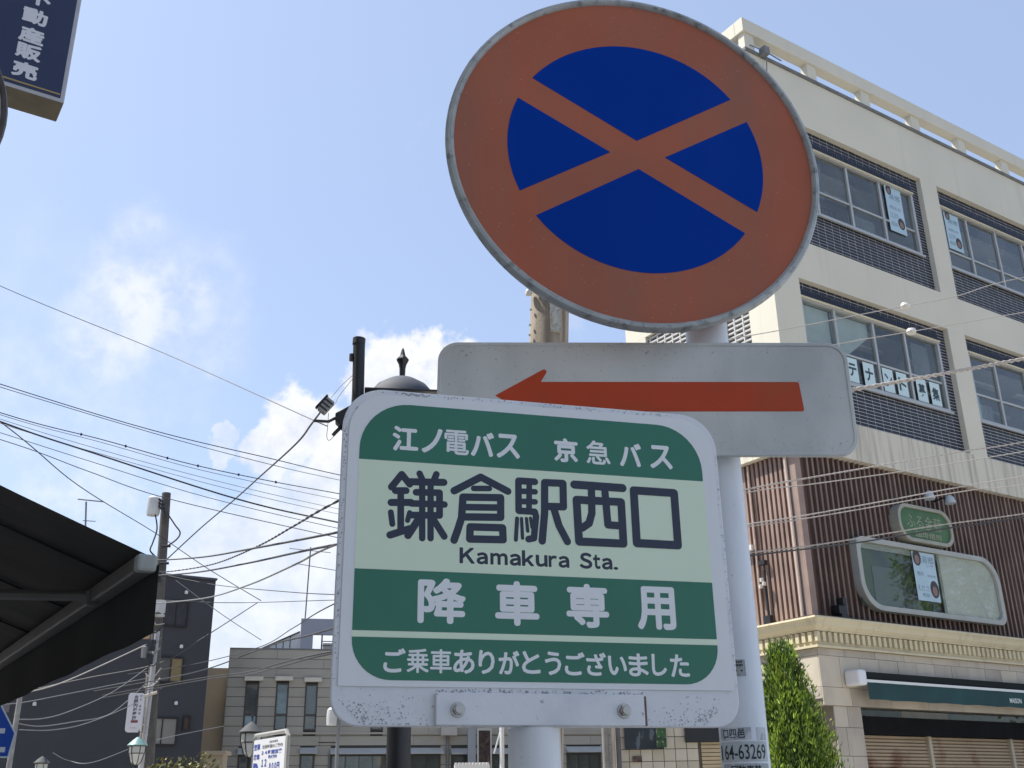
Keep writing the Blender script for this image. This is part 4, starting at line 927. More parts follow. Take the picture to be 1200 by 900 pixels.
for i, (a, c, z0, z1) in enumerate(holes):
    MB().box(a, c, .06, .075, z0, z1).build('room_dark', M('room_dark_blue', (0.045, 0.052, 0.06), 0.7, 0.4, 2), G)
    w0 = MB().ring([(a, z0), (c, z0), (c, z1), (a, z1)], [(a + .045, z0 + .045), (c - .045, z0 + .045), (c - .045, z1 - .045), (a + .045, z1 - .045)], YZ, -.02, .028).build('window', m_fd, G)
    if i < 4:
        zm = z0 + .43; MB().box(a + .045, c - .045, -.01, .02, zm, zm + .07).build('rail', m_fd, w0)
        MB().box(a + .045, c - .045, .004, .008, zm + .07, z1 - .045).build('pane', m_gg, w0); MB().box(a + .045, c - .045, .004, .008, z0 + .045, zm).build('pane', m_gg, w0)
        if i == 0: MB().box(a + .05, c - .05, .012, .03, z0 + .05, zm).build('inner_shade', M('pale_blue_card', (0.42, 0.55, 0.68), 0.6), w0)
        if i == 1: MB().box(a + .05, c - .05, .012, .03, zm + .1, z1 - .3).build('inner_shade', M('pale_teal_blind', (0.13, 0.20, 0.23), 0.6, 0.3, 5), w0)
        if i == 2: MB().box(a + .05, c - .05, .012, .03, z0 + .15, zm - .02).build('inner_shade', M('orange_lamp_shade', (0.16, 0.085, 0.03), 0.6, 0.3, 5), w0)
        MB().box(a - .055, c + .11, -.16, -.003, z1 + .07, z1 + .20).build('hood', m_hood, w0)
    else:
        n = max(1, round((c - a) / .42))
        for k in range(n):
            x0_ = a + .045 + (c - a - .09) * k / n; x1_ = a + .045 + (c - a - .09) * (k + 1) / n
            MB().box(x0_ + .008, x1_ - .008, .004, .008, z0 + .05, z1 - .05).build('pane', m_gg, w0)
            if k % 3 != 2: MB().box(x0_ + .01, x1_ - .03, .03, .04, z0 + .05, z1 - .05).build('curtain', M('curtain_pale', (0.22, 0.24, 0.23), 0.8, 0.15, 4), w0)
            if k: MB().box(x0_ - .010, x0_ + .010, -.01, .02, z0 + .05, z1 - .05).build('mullion', m_fd, w0)
        hd = MB(); hd.add([(a - .02, -.003, z1 + .20), (c + .08, -.003, z1 + .20), (c + .08, -.26, z1 + .03), (a - .02, -.26, z1 + .03), (a - .02, -.003, z1 + .01), (c + .08, -.003, z1 + .01), (c + .08, -.26, z1), (a - .02, -.26, z1)],
                            [(0, 1, 2, 3), (3, 2, 6, 7), (4, 5, 6, 7), (0, 3, 7, 4), (1, 2, 6, 5), (0, 1, 5, 4)]); hd.build('hood', m_hood2, w0)
MB().box(1.0, GL, -.05, -.004, 3.80, 3.86).build('ledge', m_gp[2], G)
MB().tube([(7.12, -.06, .0), (7.12, -.06, 3.76)], .05, 8).build('downpipe', M('downpipe_grey', (0.17, 0.17, 0.16), 0.6), G, smooth=True)
MB().box(6.87, 7.40, -.30, -.004, 3.74, 4.08).build('wall_box', M('wall_box_pale', (0.42, 0.40, 0.36), 0.6, 0.06, 3), G, bevel=.01)
MB().tube([(2.95, -.03, 3.55), (3.5, -.03, 3.55), (3.6, -.03, 3.48)], .012, 6).build('conduit', m_wire, G)
MB().tube([(3.32, -.03, 0), (3.32, -.03, 3.2)], .03, 6).build('downpipe', M('downpipe_grey', (0.17, 0.17, 0.16), 0.6), G)
bd = MB().box(8.02, 8.50, -.5, -.42, 2.25, 3.95).build('notice_case', M('case_pale', (0.50, 0.48, 0.42), 0.6), G); MB().box(8.07, 8.45, -.506, -.501, 2.35, 3.88).build('notice_sheet', M('notice_dark', (0.05, 0.032, 0.03), 0.3, 0.6, 9, stain=(0.2, 0.15, 0.1), sa=.6, ss=(6, 6, 3), slo=.55, shi=.65), bd)
MB().box(7.72, 7.98, -.45, -.40, 0, 3.95).build('side_post', M('side_post_grey', (0.30, 0.32, 0.34), 0.5), G)
# roof structures
rf = MB().box(1.2, 2.7, 1.0, 3.2, GT - .1, GT + .16).build('roof_hatch', M('roof_grey', (0.17, 0.17, 0.18), 0.8), G)
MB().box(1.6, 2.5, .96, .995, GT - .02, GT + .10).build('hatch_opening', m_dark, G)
PH = empty('rooftop_house', bl(0, 0, 0), 'pale lilac rooftop stair house behind the grey panelled building', 'building', 13.15)
PH.location = tuple(gq + Vector((math.cos(R(13.15)) * 2.0 - math.sin(R(13.15)) * 8, math.sin(R(13.15)) * 2.0 + math.cos(R(13.15)) * 8, 0)))
m_li = M('lilac_wall', (0.40, 0.385, 0.41), 0.8, 0.04, 1); m_wh = M('white_slope', (0.62, 0.62, 0.60), 0.7, 0.04, 1)
k9 = 1.21
MB().box(.45, 6, 0, .2, 8.12 , 8.75).build('top_wall', m_li, PH); MB().box(.45, .95, 0, 3, 0, 8.119).build('side_wall', m_li, PH); MB().box(.951, 1.28, 0, .2, 0, 7.55).build('front_wall', m_li, PH)
MB().box(1.4, 6, .8, .9, 0, 7.9).build('back_wall', m_wh, PH)
for xx in (1.29, 1.78, 2.3, 2.85): MB().box(xx, xx + .05, -.02, .19, 6.8, 8.119).build('window_post', m_black, PH)
for k in range(7): MB().box(1.341, 5.9, .2, .24, 6.85 + k * .17, 6.88 + k * .17).build('rail', m_fd, PH)
MB().prism([(-1.5, 6.4), (.449, 6.4), (.449, 8.3), (-1.5, 7.35)], YZ, .3, .5).build('sloped_wall', m_wh, PH)
for k in range(6): MB().box(-1.3 + k * .27, -1.27 + k * .27, .285, .299, 7.0, 7.42 + k * .13).build('glazing_bar', m_gap, PH)
MB().tube([(-1.42, .28, 7.40), (.42, .28, 8.26)], .03, 6).build('eaves', m_gap, PH)
MB().tube([(.60, .1, 8.75), (.66, .1, 11.7)], .028, 6).build('mast', m_wireg, PH)
MB().tube([(-.2, .1, 11.62), (1.5, .1, 11.5)], .015, 5).build('antenna_arm', m_wireg, PH)
MB().tube([(.1, .1, 11.0), (2.2, .1, 10.7)], .015, 5).build('antenna_arm', m_wireg, PH)

# ------------------------------------------------------------------ poles
# stained pole behind the signs
pb, pt = at(630.5, 870, 8.0), at(644, 370, 8.0)
ax = (pt - pb) / (pt.z - pb.z); base = pb - ax * pb.z
cp = empty('stained_utility_pole', tuple(base), 'thick brown stained utility pole rising behind the round sign', 'utility pole')
m_cp = M('stained_concrete', (0.33, 0.285, 0.225), 0.9, 0.12, 2, stain=(0.13, 0.095, 0.07), sa=0.85, ss=(14, 14, .7), slo=0.42, shi=0.62, bump=0.25, bs=35)
MB().tube([Vector((0, 0, 0)), ax * 3, ax * 6.3], [.20, .175, .155], 28).build('shaft', m_cp, cp, smooth=True)
zq = pt.z; dR = Vector((1, 0, 0))
c0 = ax * (at(656, 378, 8).z)
MB().box(c0.x - .0, c0.x + .085, c0.y - .185, c0.y - .150, c0.z - .16, c0.z + .14).build('number_plate', M('plate_aged', (0.46, 0.45, 0.40), 0.6, 0.15, 20, stain=(0.25, 0.2, 0.12), sa=0.7, ss=(10, 10, 6), dirt=(0.1, 0.1, 0.1), da=.6, ds=60, dlo=.58, dhi=.62), cp)
for i, (dx, dz) in enumerate(((-.12, .33), (-.17, .22), (-.155, .06), (-.165, -.08), (-.17, -.17))):
    c1 = ax * (zq - .05) + Vector((dx, -.10, dz)); 
    MB().lathe([(.0, -.028), (.026, -.022), (.030, .0), (.022, .02), (0, .026)] if i < 2 else [(0, -.006), (.010, -.006), (.010, .006), (0, .006)], c1, 12).build('insulator' if i < 2 else 'climbing_pin', M('porcelain', (0.62, 0.60, 0.55), 0.3) if i < 2 else m_steel, cp, smooth=True)
MB().tube([ax * (zq + .16) + Vector((-.14, -.13, 0)), ax * (zq + .19) + Vector((0, -.19, 0)), ax * (zq + .22) + Vector((.14, -.13, .05))], .012, 6).build('strap', m_wire, cp)
# far utility pole on the left
b1, t1 = at(173, 900, 25), at(195, 578, 25)
ax1 = (t1 - b1) / (t1.z - b1.z); base1 = b1 - ax1 * b1.z
up = empty('utility_pole', tuple(base1), 'dark utility pole with cables, a transformer can and ladder pipes on the left', 'utility pole')
h1 = t1.z
MB().tube([Vector((0, 0, 0)), ax1 * (h1 * .5), ax1 * h1], [.14, .12, .10], 16).build('shaft', M('dark_concrete', (0.085, 0.08, 0.075), 0.85, 0.25, 4, stain=(0.05, 0.05, 0.05), sa=.6, ss=(6, 6, 2)), up, smooth=True)
def rel(px, py, D, o_=base1): return at(px, py, D) - o_
q0, q1 = rel(165, 900, 24.7), rel(184.5, 740, 24.7)
MB().tube([q0 + (q0 - q1) * .9, q1], .055, 10).build('riser_pipe', M('riser_pale', (0.36, 0.38, 0.41), 0.5, 0.1, 4), up, smooth=True)
tc_ = rel(180, 593, 24.7)
MB().lathe([(0, -.22), (.13, -.22), (.15, -.15), (.15, .17), (.09, .22), (0, .22)], tc_, 14).build('transformer_can', M('can_grey', (0.45, 0.47, 0.48), 0.5, 0.1, 5), up, smooth=True)
for k in range(3): MB().tube([rel(186, 585 + k * 4, 24.6), rel(191, 588 + k * 5, 24.6), rel(193, 596 + k * 5, 24.7)], .03, 6).build('bushing', m_black, up, smooth=True)
MB().tube(smooth_pts([rel(182, 603, 24.6), rel(184, 620, 24.6), rel(179, 636, 24.6), rel(176, 645, 24.6), rel(182, 652, 24.7)]), .018, 6).build('drop_cable', m_wire, up, smooth=True)
MB().tube(smooth_pts([rel(195, 600, 24.6), rel(205, 615, 24.6), rel(211, 624, 24.6), rel(207, 632, 24.6), rel(196, 640, 24.7)]), .018, 6).build('drop_cable', m_wire, up, smooth=True)
for (px, py, r_, h_, mt) in ((181, 712, .10, .30, 'can_grey'), (187, 713, .13, .34, 'can_grey'), (177, 728, .08, .2, 'dark'), (186, 676, .07, .2, 'dark')):
    MB().lathe([(r_, -h_ / 2), (r_, h_ / 2)], rel(px, py, 24.6), 10).build('terminal_box', MC.get('can_grey') if mt == 'can_grey' else m_black, up)
for (x0, y0, x1, y1) in ((150, 800, 172, 896), (171, 800, 168, 880), (175, 790, 163, 870)):
    pass
MB().tube([rel(172, 790, 24.6), rel(170, 830, 24.6), rel(166, 898, 24.6)], .022, 6).build('service_cable', m_wirel, up); MB().tube([rel(168, 830, 24.6), rel(164, 868, 24.6)], .022, 6).build('service_cable', m_wirel, up)
for k in range(7): MB().tube([rel(168 - k * .7, 805 + k * 11, 24.55), rel(177 - k * .7, 806 + k * 11, 24.55)], .012, 5).build('climbing_step', m_wirel, up)
for k, (px, py) in enumerate(((195, 640), (193, 660), (192, 674))): MB().tube([rel(px - 6, py, 24.7), rel(px + 5, py, 24.7)], .03, 6).build('cable_bracket', m_black, up)
for k in range(9):
    y_ = 715 + k * 12 + rnd.uniform(-4, 4); x_ = 184 - (y_ - 740) * .07
    MB().tube(smooth_pts([rel(x_ - rnd.uniform(2, 12), y_ + rnd.uniform(-6, 6), 24.5), rel(x_ - 2, y_ + 4, 24.45), rel(x_ + rnd.uniform(4, 9), y_ + rnd.uniform(-8, 8), 24.55)]), rnd.uniform(.010, .02), 5).build('cable_loop', rnd.choice([m_wire, m_wirel, m_wireg]), up)
for (px, py) in ((172, 722), (179, 756), (176, 772), (169, 764)): MB().lathe([(0, -.12), (.06, -.12), (.07, .1), (0, .13)], rel(px, py, 24.5), 8).build('splice_case', rnd.choice([m_black, m_wireg]), up, smooth=True)
MB().box(rel(172, 742, 24.5).x - .07, rel(172, 742, 24.5).x + .07, rel(172, 742, 24.5).y - .05, rel(172, 742, 24.5).y + .05, rel(172, 742, 24.5).z - .12, rel(172, 742, 24.5).z + .12).build('terminal_box', M('splice_tan', (0.36, 0.24, 0.15), 0.6), up)
# clinic sign hung on that pole
cs = empty('clinic_sign', tuple(at(146.5, 858, 24.3)), 'white rounded vertical clinic sign hung on the utility pole', 'sign', 8)
sc9 = 24.3 * .93 / FPX * 1.02
MB().prism(rrect(-.01, .31, 0, .78, .06, 6), YZ, 0, .08).build('board', M('clinic_white', (0.50, 0.52, 0.58), 0.5, 0.04, 3), cs, bevel=.006)
t = MB(); 
for k, ch in enumerate('吉岡内科医院'): text(t, ch, .11, .19, .66 - k * .083, .735 - k * .083, -.002, .03)
for k, ch in enumerate('内科循環器'): text(t, ch, .225, .265, .70 - k * .072 - (.06 if k > 1 else 0), .74 - k * .072 - (.06 if k > 1 else 0), -.002, .02)
t.build('lettering', m_navy, cs)
MB().box(.09, .23, -.004, -.001, .185, .235).build('red_block', M('clinic_red', (0.16, 0.03, 0.045), 0.5), cs)
t = MB(); text(t, 'すぐそこ', .08, .23, .06, .10, -.002, .02); t.build('lettering', M('clinic_pink', (0.42, 0.22, 0.24), 0.5), cs)
MB().tube([(.29, .04, .72), (.55, .04, .80)], .03, 8).build('arm', m_wirel, cs, smooth=True)
# slim pole far left with blue crossing sign
b2_, t2_ = at(9.5, 905, 19), at(26, 800, 19)
sp = empty('slim_pole', tuple(b2_ - (t2_ - b2_) / (t2_.z - b2_.z) * b2_.z), 'thin pale pole at the far left beneath the awning', 'pole')
ax2 = (t2_ - b2_) / (t2_.z - b2_.z)
MB().tube([Vector((0, 0, 0)), ax2 * 5.2], [.045, .036], 12).build('shaft', M('pale_pole', (0.22, 0.225, 0.225), 0.7, 0.3, 7), sp, smooth=True)
q = at(-12, 862, 11); cw = empty('crossing_sign', (q.x, q.y, q.z), 'blue pentagon crossing sign with white border cut by the left edge', 'road sign', 15)
pent = lambda k: [(math.sin(2 * math.pi * i / 5) * k, math.cos(2 * math.pi * i / 5) * k) for i in range(5)]
MB().prism([(-.21 * 1, -.19), (.185, -.19), (.215, .02), (.0, .36), (-.215, .02)], YZ, 0, .004).build('border', M('sign_border', (0.50, 0.55, 0.60), 0.4), cw)
MB().prism([(-.20, -.175), (.172, -.175), (.200, .02), (.0, .335), (-.20, .02)], YZ, -.002, -.0003).build('blue_face', M('crossing_blue', (0.004, 0.055, 0.33), 0.4), cw)
for z_, x_ in ((.04, .12), (-.12, .145)): MB().box(-x_, x_, -.004, -.0022, z_ - .022, z_ + .022).build('white_bar', M('sign_border', (0.50, 0.55, 0.60), 0.4), cw)
MB().lathe([(.03, -q.z), (.03, .2)], (0, .04, 0), 12).build('post', m_pole, cw, smooth=True)
# cream house bits behind the far left pole
hq = at(-40, 900, 24); ch_ = empty('cream_house', (hq.x, hq.y, 0), 'sliver of a cream house under the black awning', 'building', 20)
MB().box(-3, .42, 0, 1, 0, 3.55).build('wall', M('house_cream', (0.46, 0.45, 0.37), 0.8, 0.1, 1), ch_)
MB().box(-3.2, .5, -.3, 1.2, 3.55, 3.7).build('roof', M('house_roof', (0.12, 0.12, 0.13), 0.8), ch_)
for k in range(3): MB().box(-.7, .2, -.03, -.002, 1.0 + k * .9, 1.5 + k * .9).build('window', P3, ch_)

# ------------------------------------------------------------------ lamps
m_lg = M('lantern_glass', (0.55, 0.58, 0.56), 0.25, 0.1, 6, trans=0.3)
m_cu = M('lantern_roof_teal', (0.14, 0.27, 0.26), 0.45, 0.2, 9)
def lantern(loc, s, label, roof, post_h, arm=False):
    l_ = empty('street_lamp', loc, label, 'street lamp', 10)
    rf_ = MB(); rf_.lathe([(.24, 0), (.245, .02), (.20, .06), (.13, .13), (.05, .19), (.02, .21)], (0, 0, 0), 20)
    rf_.v = [tuple(c * s for c in v) for v in rf_.v]; rf_.build('roof', roof, l_, smooth=True)
    fi = MB(); fi.lathe([(.012, .20), (.012, .28), (.03, .30), (.0, .40)], (0, 0, 0), 8); fi.v = [tuple(c * s for c in v) for v in fi.v]; fi.build('finial', m_black, l_)
    gl = MB(); gl.lathe([(.195, -.01), (.19, -.15), (.12, -.38), (.06, -.44)], (0, 0, 0), 6); gl.v = [tuple(c * s for c in v) for v in gl.v]; gl.build('glass', m_lg, l_)
    for k in range(6):
        a = 2 * math.pi * k / 6; b_ = MB().tube([Vector((r * math.cos(a), r * math.sin(a), z)) * s for r, z in ((.20, -.0), (.197, -.15), (.125, -.38), (.05, -.46))], .011 * s, 5); b_.build('frame_bar', m_black, l_)
    for r, z in ((.20, -.01), (.19, -.26 + .08)):
        pts = [Vector((r * math.cos(2 * math.pi * k / 6), r * math.sin(2 * math.pi * k / 6), z)) * s for k in range(7)]; MB().tube(pts, .012 * s, 5).build('frame_ring', m_black, l_)
    MB().lathe([(.05 * s, -.46 * s), (.045, -.6 * s), (.045, -loc[2] + .6), (.09, -loc[2] + .5), (.09, -loc[2])], (0, 0, 0), 12).build('post', m_black, l_, smooth=True)
    return l_
lantern(tuple(at(294.5, 859, 16)), .72, 'black lantern street lamp beside the white parking board', M('lantern_roof_grey', (0.06, 0.065, 0.07), 0.8), 3)
lantern(tuple(at(161, 874, 21)), .72, 'lantern street lamp with a teal roof in front of the dark house', m_cu, 3)
lantern(tuple(at(49, 894.5, 21)), .55, 'small lantern lamp low at the left, only its cap showing', MC['lantern_roof_grey'], 3)
# near lamp hidden behind the bus sign
nl = at(471, 457, 7.0)
NL = empty('tall_lamp_post', (nl.x, nl.y, 0), 'black lamp post with domed cap and finial rising behind the bus sign', 'street lamp', 8)
z0 = nl.z - .085
MB().lathe([(.005, 0), (.245, 0.0), (.232, .04), (.18, .105), (.10, .155), (.075, .163), (.03, .165)], (0, 0, z0), 40).build('dome', M('dome_blue_grey', (0.055, 0.065, 0.085), 0.75, 0.1, 6), NL, smooth=True)
MB().lathe([(.02, .17), (.022, .25), (.028, .28), (.045, .315), (.042, .325), (.02, .35), (.008, .40), (.0, .415)], (0, 0, z0), 8).build('finial', m_black, NL)
MB().box(-.26, .29, -.24, .24, z0 - .012, z0 + .004).build('canopy_plate', m_black, NL, bevel=.004)
MB().lathe([(.16, -.02), (.15, -.3), (.08, -.55), (.07, -.56)], (0, 0, z0), 6).build('glass', m_lg, NL)
po0, po1 = at(467, 885, 7.0), at(470, 600, 7.0)
MB().lathe([(.076, 0), (.076, z0 - .5)], (po0.x - nl.x, po0.y - nl.y, 0), 24).build('post', m_black, NL, smooth=True)
nI = Matrix.Rotation(R(-8), 4, 'Z')
def nr(px, py, D=7.0):
    v = at(px, py, D) - Vector((nl.x, nl.y, 0)); return nI @ v
MB().tube([nr(417, 500), nr(419.5, 462), nr(421, 397)], .043, 20).build('upright_pipe', m_black, NL, smooth=True)
MB().tube([nr(420.4, 404), nr(421, 397)], .046, 20).build('pipe_cap', m_black, NL, smooth=True)
c_ = nr(410, 492); MB().prism([(-.10, -.02), (-.10, .03), (.06, .13), (.32, .14), (.32, -.16), (.0, -.12)], lambda a, z, t: (c_.x + a, c_.y + t, c_.z + z), -.05, .05).build('bracket_box', m_black, NL, bevel=.006)
MB().tube([nr(367.5, 493), nr(385, 494), nr(399, 487)], .011, 8).build('bracket_arm', m_black, NL, smooth=True)
MB().tube([nr(405, 495), nr(390, 510)], .014, 8).build('bracket_arm', m_black, NL, smooth=True)
MB().tube([nr(470, 462), nr(440, 470), nr(415, 480)], .03, 8).build('cross_arm', m_black, NL, smooth=True)
MB().lathe([(0, -.03), (.02, -.025), (.02, .025), (0, .03)], nr(412.5, 419), 10).build('pipe_fitting', m_black, NL)
tb = empty('cable_terminal', tuple(at(382, 476, 6.95)), 'small grey cable terminal box hanging on wires left of the bus sign', 'terminal box', 0)
tb.rotation_euler = (0, R(-52), R(10))
MB().box(-.055, .055, -.03, .03, -.032, .032).build('box', M('terminal_grey', (0.30, 0.31, 0.30), 0.5, 0.2, 20), tb, bevel=.006)
MB().box(-.060, .062, -.034, .0, .033, .045).build('lid', m_black, tb)
for dx in (-.03, .0, .03): MB().box(dx - .006, dx + .006, -.034, -.0301, -.034, .034).build('band', m_wire, tb)

# parking board
pkq = at(297.5, 900, 15.2)
pk = empty('parking_board', (pkq.x, pkq.y, 0), 'white parking price board with blue letters under a bent grey pipe', 'board')
pk.rotation_euler = (0, 0, R(90 + 33.37))
PLZ = at(300, 866, 15.2).z
A1p = at(345, 857, 15.2)
Wp = 1.10
MB().prism(rrect(-Wp, 0, 0.6, PLZ - .02, .02, 4), YZ, -.02, .02).build('board', M('board_white', (0.62, 0.64, 0.68), 0.5, 0.03, 3), pk)
XB = lambda x, z, t: (x, t, z)
fl = lambda x, z, t: (-Wp - x, t, z) if False else (x, t, z)
t = MB()
mir = lambda x, z, t_: (-x, t_, z)
for (s_, a, c, z0_, z1_) in (('P', .03, .21, PLZ - .56, PLZ - .31), ('最大料金', .55, .85, PLZ - .27, PLZ - .225), ('２４時間営業', .30, 1.02, PLZ - .215, PLZ - .165), ('８００円', .60, .95, PLZ - .41, PLZ - .32), ('１２', .32, .50, PLZ - .36, PLZ - .27), ('６００円', .55, .90, PLZ - .54, PLZ - .46), ('空車', .02, .24, PLZ - .15, PLZ - .07), ('満車', .02, .24, PLZ - .27, PLZ - .20)):
    text(t, s_, a, c, z0_, z1_, 0.0225 + .0006, .03, 0, mir)
t.build('lettering', M('board_blue', (0.03, 0.06, 0.30), 0.5), pk)
t = MB(); text(t, '営業時間のご案内', .32, 1.02, PLZ - .14, PLZ - .095, 0.0231, .02, 0, mir); text(t, '月極駐車場', .55, .85, PLZ - .08, PLZ - .05, 0.0231, .02, 0, mir); t.build('small_lettering', M('board_grey_ink', (0.15, 0.15, 0.17), 0.5), pk)
MB().tube([(.04, .0, .0), (.04, 0, PLZ - .02), (.0, 0, PLZ + .04), (-Wp + .03, 0, PLZ + .04), (-Wp - .04, 0, PLZ - .02), (-Wp - .04, 0, 0)], .028, 8).build('pipe_frame', M('pipe_grey', (0.33, 0.33, 0.31), 0.4, 0.1, 6), pk, smooth=True)
# street light at the sign's lower left corner
sl = empty('small_street_light', tuple(at(395, 905, 22)), 'thin pole with a white cylindrical lamp left of the bus sign corner', 'street lamp')
bq0 = at(395, 905, 22)
sl.location = (bq0.x, bq0.y, 0)
f0 = lambda px, py: at(px, py, 22) - Vector((bq0.x, bq0.y, 0))
MB().tube([(0, 0, 0), f0(395, 880), f0(398, 836), f0(395.5, 831), f0(391, 830)], .035, 8).build('pole', m_wireg, sl, smooth=True)
MB().lathe([(0, -.16), (.10, -.16), (.11, .0), (.10, .13), (.06, .17), (0, .18)], f0(389, 840), 14).build('lamp_head', M('lamp_white', (0.5, 0.52, 0.52), 0.3, 0.1, 6), sl, smooth=True)
# white scaffold post in front of the grey building
wp = empty('white_post', tuple(at(588, 900, 26)), 'white post with a slanting stay below the bus sign', 'post'); wpb = at(588, 900, 26); wp.location = (wpb.x, wpb.y, 0)
f1 = lambda px, py: at(px, py, 26) - Vector((wpb.x, wpb.y, 0))
MB().tube([(0, 0, 0), f1(588, 846)], .055, 10).build('post', M('post_white', (0.62, 0.63, 0.63), 0.5), wp, smooth=True); MB().tube([f1(586, 858), f1(579, 883)], .018, 6).build('stay', M('post_white', (0.62, 0.63, 0.63), 0.5), wp)
sb = empty('white_slatted_box', (0, 0, 0), 'white ribbed roof edge just below the bus sign', 'roof'); sq_ = at(533, 899, 24); sb.location = (sq_.x, sq_.y, 0); sb.rotation_euler = (0, 0, R(5))
MB().box(0, .75, 0, .5, 0, sq_.z + .05).build('cabinet', M('post_white', (0.62, 0.63, 0.63), 0.5), sb)
for k in range(10): MB().box(k * .075 + .005, k * .075 + .055, -.02, .3, sq_.z + .051, sq_.z + .09).build('rib', M('post_white', (0.62, 0.63, 0.63), 0.5), sb)

# ------------------------------------------------------------------ shrubs along the bottom left
m_y1 = M('shrub_leaf', (0.17, 0.15, 0.030), 0.6, 0.4, 8); m_y2 = M('shrub_leaf_dark', (0.07, 0.085, 0.02), 0.6, 0.4, 8)
def shrub(px, D, tz_, w, label):
    b_ = at(px, 900, D); s_ = empty('shrub', (b_.x, b_.y, 0), label, 'shrub', 0, 'yellow green shrubs before the dark house')
    for k in range(5): MB().tube([(0, 0, 0), (rnd.uniform(-.1, .1), rnd.uniform(-.1, .1), tz_ * .6), (rnd.uniform(-w, w) * .6, rnd.uniform(-.2, .2), tz_ * .92)], [.02, .014, .006], 5).build('stem', M('shrub_bark', (0.12, 0.08, 0.05), 0.9), s_)
    ls = [MB(), MB()]
    for k in range(1100):
        a = rnd.random() * 6.283; r = w * math.sqrt(rnd.random()); zc = tz_ - .9 * rnd.random() ** 1.3 * 1.2 - (r / w) ** 2 * .25 + .08 * math.sin(a * 4)
        p0 = Vector((r * math.cos(a), r * math.sin(a) * .7, zc)); n_ = Vector((rnd.gauss(0, 1), rnd.gauss(0, 1), rnd.gauss(0, 1))).normalized(); s1 = n_.orthogonal().normalized(); s2 = n_.cross(s1); l_ = rnd.uniform(.022, .04)
        ls[rnd.random() < .4].add([p0 - s1 * l_, p0 - s2 * l_ * .5, p0 + s1 * l_, p0 + s2 * l_ * .5], [(0, 1, 2, 3)])
    fol(ls[0], 'leaves', m_y1, s_); fol(ls[1], 'leaves', m_y2, s_)
shrub(190, 15, at(190, 893, 15).z, .28, 'yellow green shrub low before the dark house, leftmost of three')
shrub(213, 15.5, at(213, 890, 15.5).z, .30, 'yellow green shrub low before the dark house, middle of three')
shrub(238, 15, at(238, 888, 15).z, .26, 'yellow green shrub low before the dark house, rightmost beside the grey building')
gp = at(254, 885, 16); gpo = MB().box(-.12, .12, -.12, .12, 0, gp.z).box(-.16, .16, -.16, .16, gp.z, gp.z + .05).build('gate_pillar', M('gate_pillar_tan', (0.34, 0.29, 0.22), 0.8, 0.1, 4)); gpo.location = (gp.x, gp.y, 0); tag(gpo, 'small tan pillar at the foot of the grey building', 'pillar')
# television antenna over the awning
tv = empty('television_antenna', tuple(at(100, 612, 30)), 'faint television antenna standing above the awning', 'antenna'); tvb = at(100, 640, 30); tv.location = tuple(tvb)
f2 = lambda px, py: at(px, py, 30) - tvb
MB().tube([f2(99, 660), f2(101, 588)], .025, 6).build('mast', m_wireg, tv)
MB().tube([f2(91, 585), f2(121, 588)], .018, 5).build('boom', m_wireg, tv)
for px in (92, 96, 100, 105, 110): MB().tube([at(px, 585 + (px - 91) * .1, 29.7) - tvb, at(px, 585 + (px - 91) * .1, 30.4) - tvb], .012, 5).build('rod', m_wireg, tv)
MB().tube([f2(97, 610), f2(112, 611)], .012, 5).build('rod', m_wireg, tv)

# ------------------------------------------------------------------ overhead wires
def wire(label, pts, r, mat=m_wire, twist=False, knots=(), group='overhead wires'):
    P = [at(*p) for p in pts]
    # smooth
    Q = []
    for i in range(len(P) - 1):
        p0 = P[max(i - 1, 0)]; p1 = P[i]; p2 = P[i + 1]; p3 = P[min(i + 2, len(P) - 1)]
        for k in range(8):
            t = k / 8; Q.append(0.5 * ((2 * p1) + (p2 - p0) * t + (2 * p0 - 5 * p1 + 4 * p2 - p3) * t * t + (3 * p1 - p0 - 3 * p2 + p3) * t ** 3))
    Q.append(P[-1])
    mid = Q[len(Q) // 2]
    if isinstance(r, tuple): r = [r[0] + (r[1] - r[0]) * i / (len(Q) - 1) for i in range(len(Q))]
    elif r > .0035: r *= .86
    if not (twist or knots):
        o = MB().tube([q - mid for q in Q], r, 6).build('overhead_wire', mat, None, smooth=True); o.location = mid
        return tag(o, label, 'wire', group)
    e = empty('overhead_wire', tuple(mid), label, 'wire', 0, group)
    if twist:
        # two strands wound round each other
        L_ = [Q[0]]
        for a, b in zip(Q[:-1], Q[1:]):
            n = max(1, int((b - a).length / twist * 5)); L_ += [a.lerp(b, (k + 1) / n) for k in range(n)]
        for ph in (0, math.pi):
            H_ = []; s_ = 0
            for i, q in enumerate(L_):
                if i: s_ += (q - L_[i - 1]).length
                d = (L_[min(i + 1, len(L_) - 1)] - L_[max(i - 1, 0)]).normalized(); u = d.orthogonal().normalized(); w = d.cross(u); a = 2 * math.pi * s_ / twist + ph
                H_.append(q - mid + (u * math.cos(a) + w * math.sin(a)) * r * .62)
            MB().tube(H_, r * .62, 5).build('strand', mat, e, smooth=True)
    else: MB().tube([q - mid for q in Q], r, 6).build('cable', mat, e, smooth=True)
    for t in knots:
        if isinstance(t, tuple): c = at(*t) - mid; MB().lathe([(0, -.03), (.05, -.03), (.06, 0), (.05, .03), (0, .03)], c, 10).build('insulator', MC['porcelain'], e, smooth=True)
        else: c = Q[int(t * (len(Q) - 1))] - mid; MB().lathe([(0, -.016), (.011, -.013), (.011, .013), (0, .016)], c, 6).build('clip', mat, e)
    return e
HID = lambda y, D=8.1: (632, y, D)
W = wire
W('thin single wire crossing high over the clouds at upper left', [(-260, 215, 11), (0, 335, 11), (190, 413, 10), (362, 490, 7.2), (372, 494, 7.0)], .0045, m_wireg)
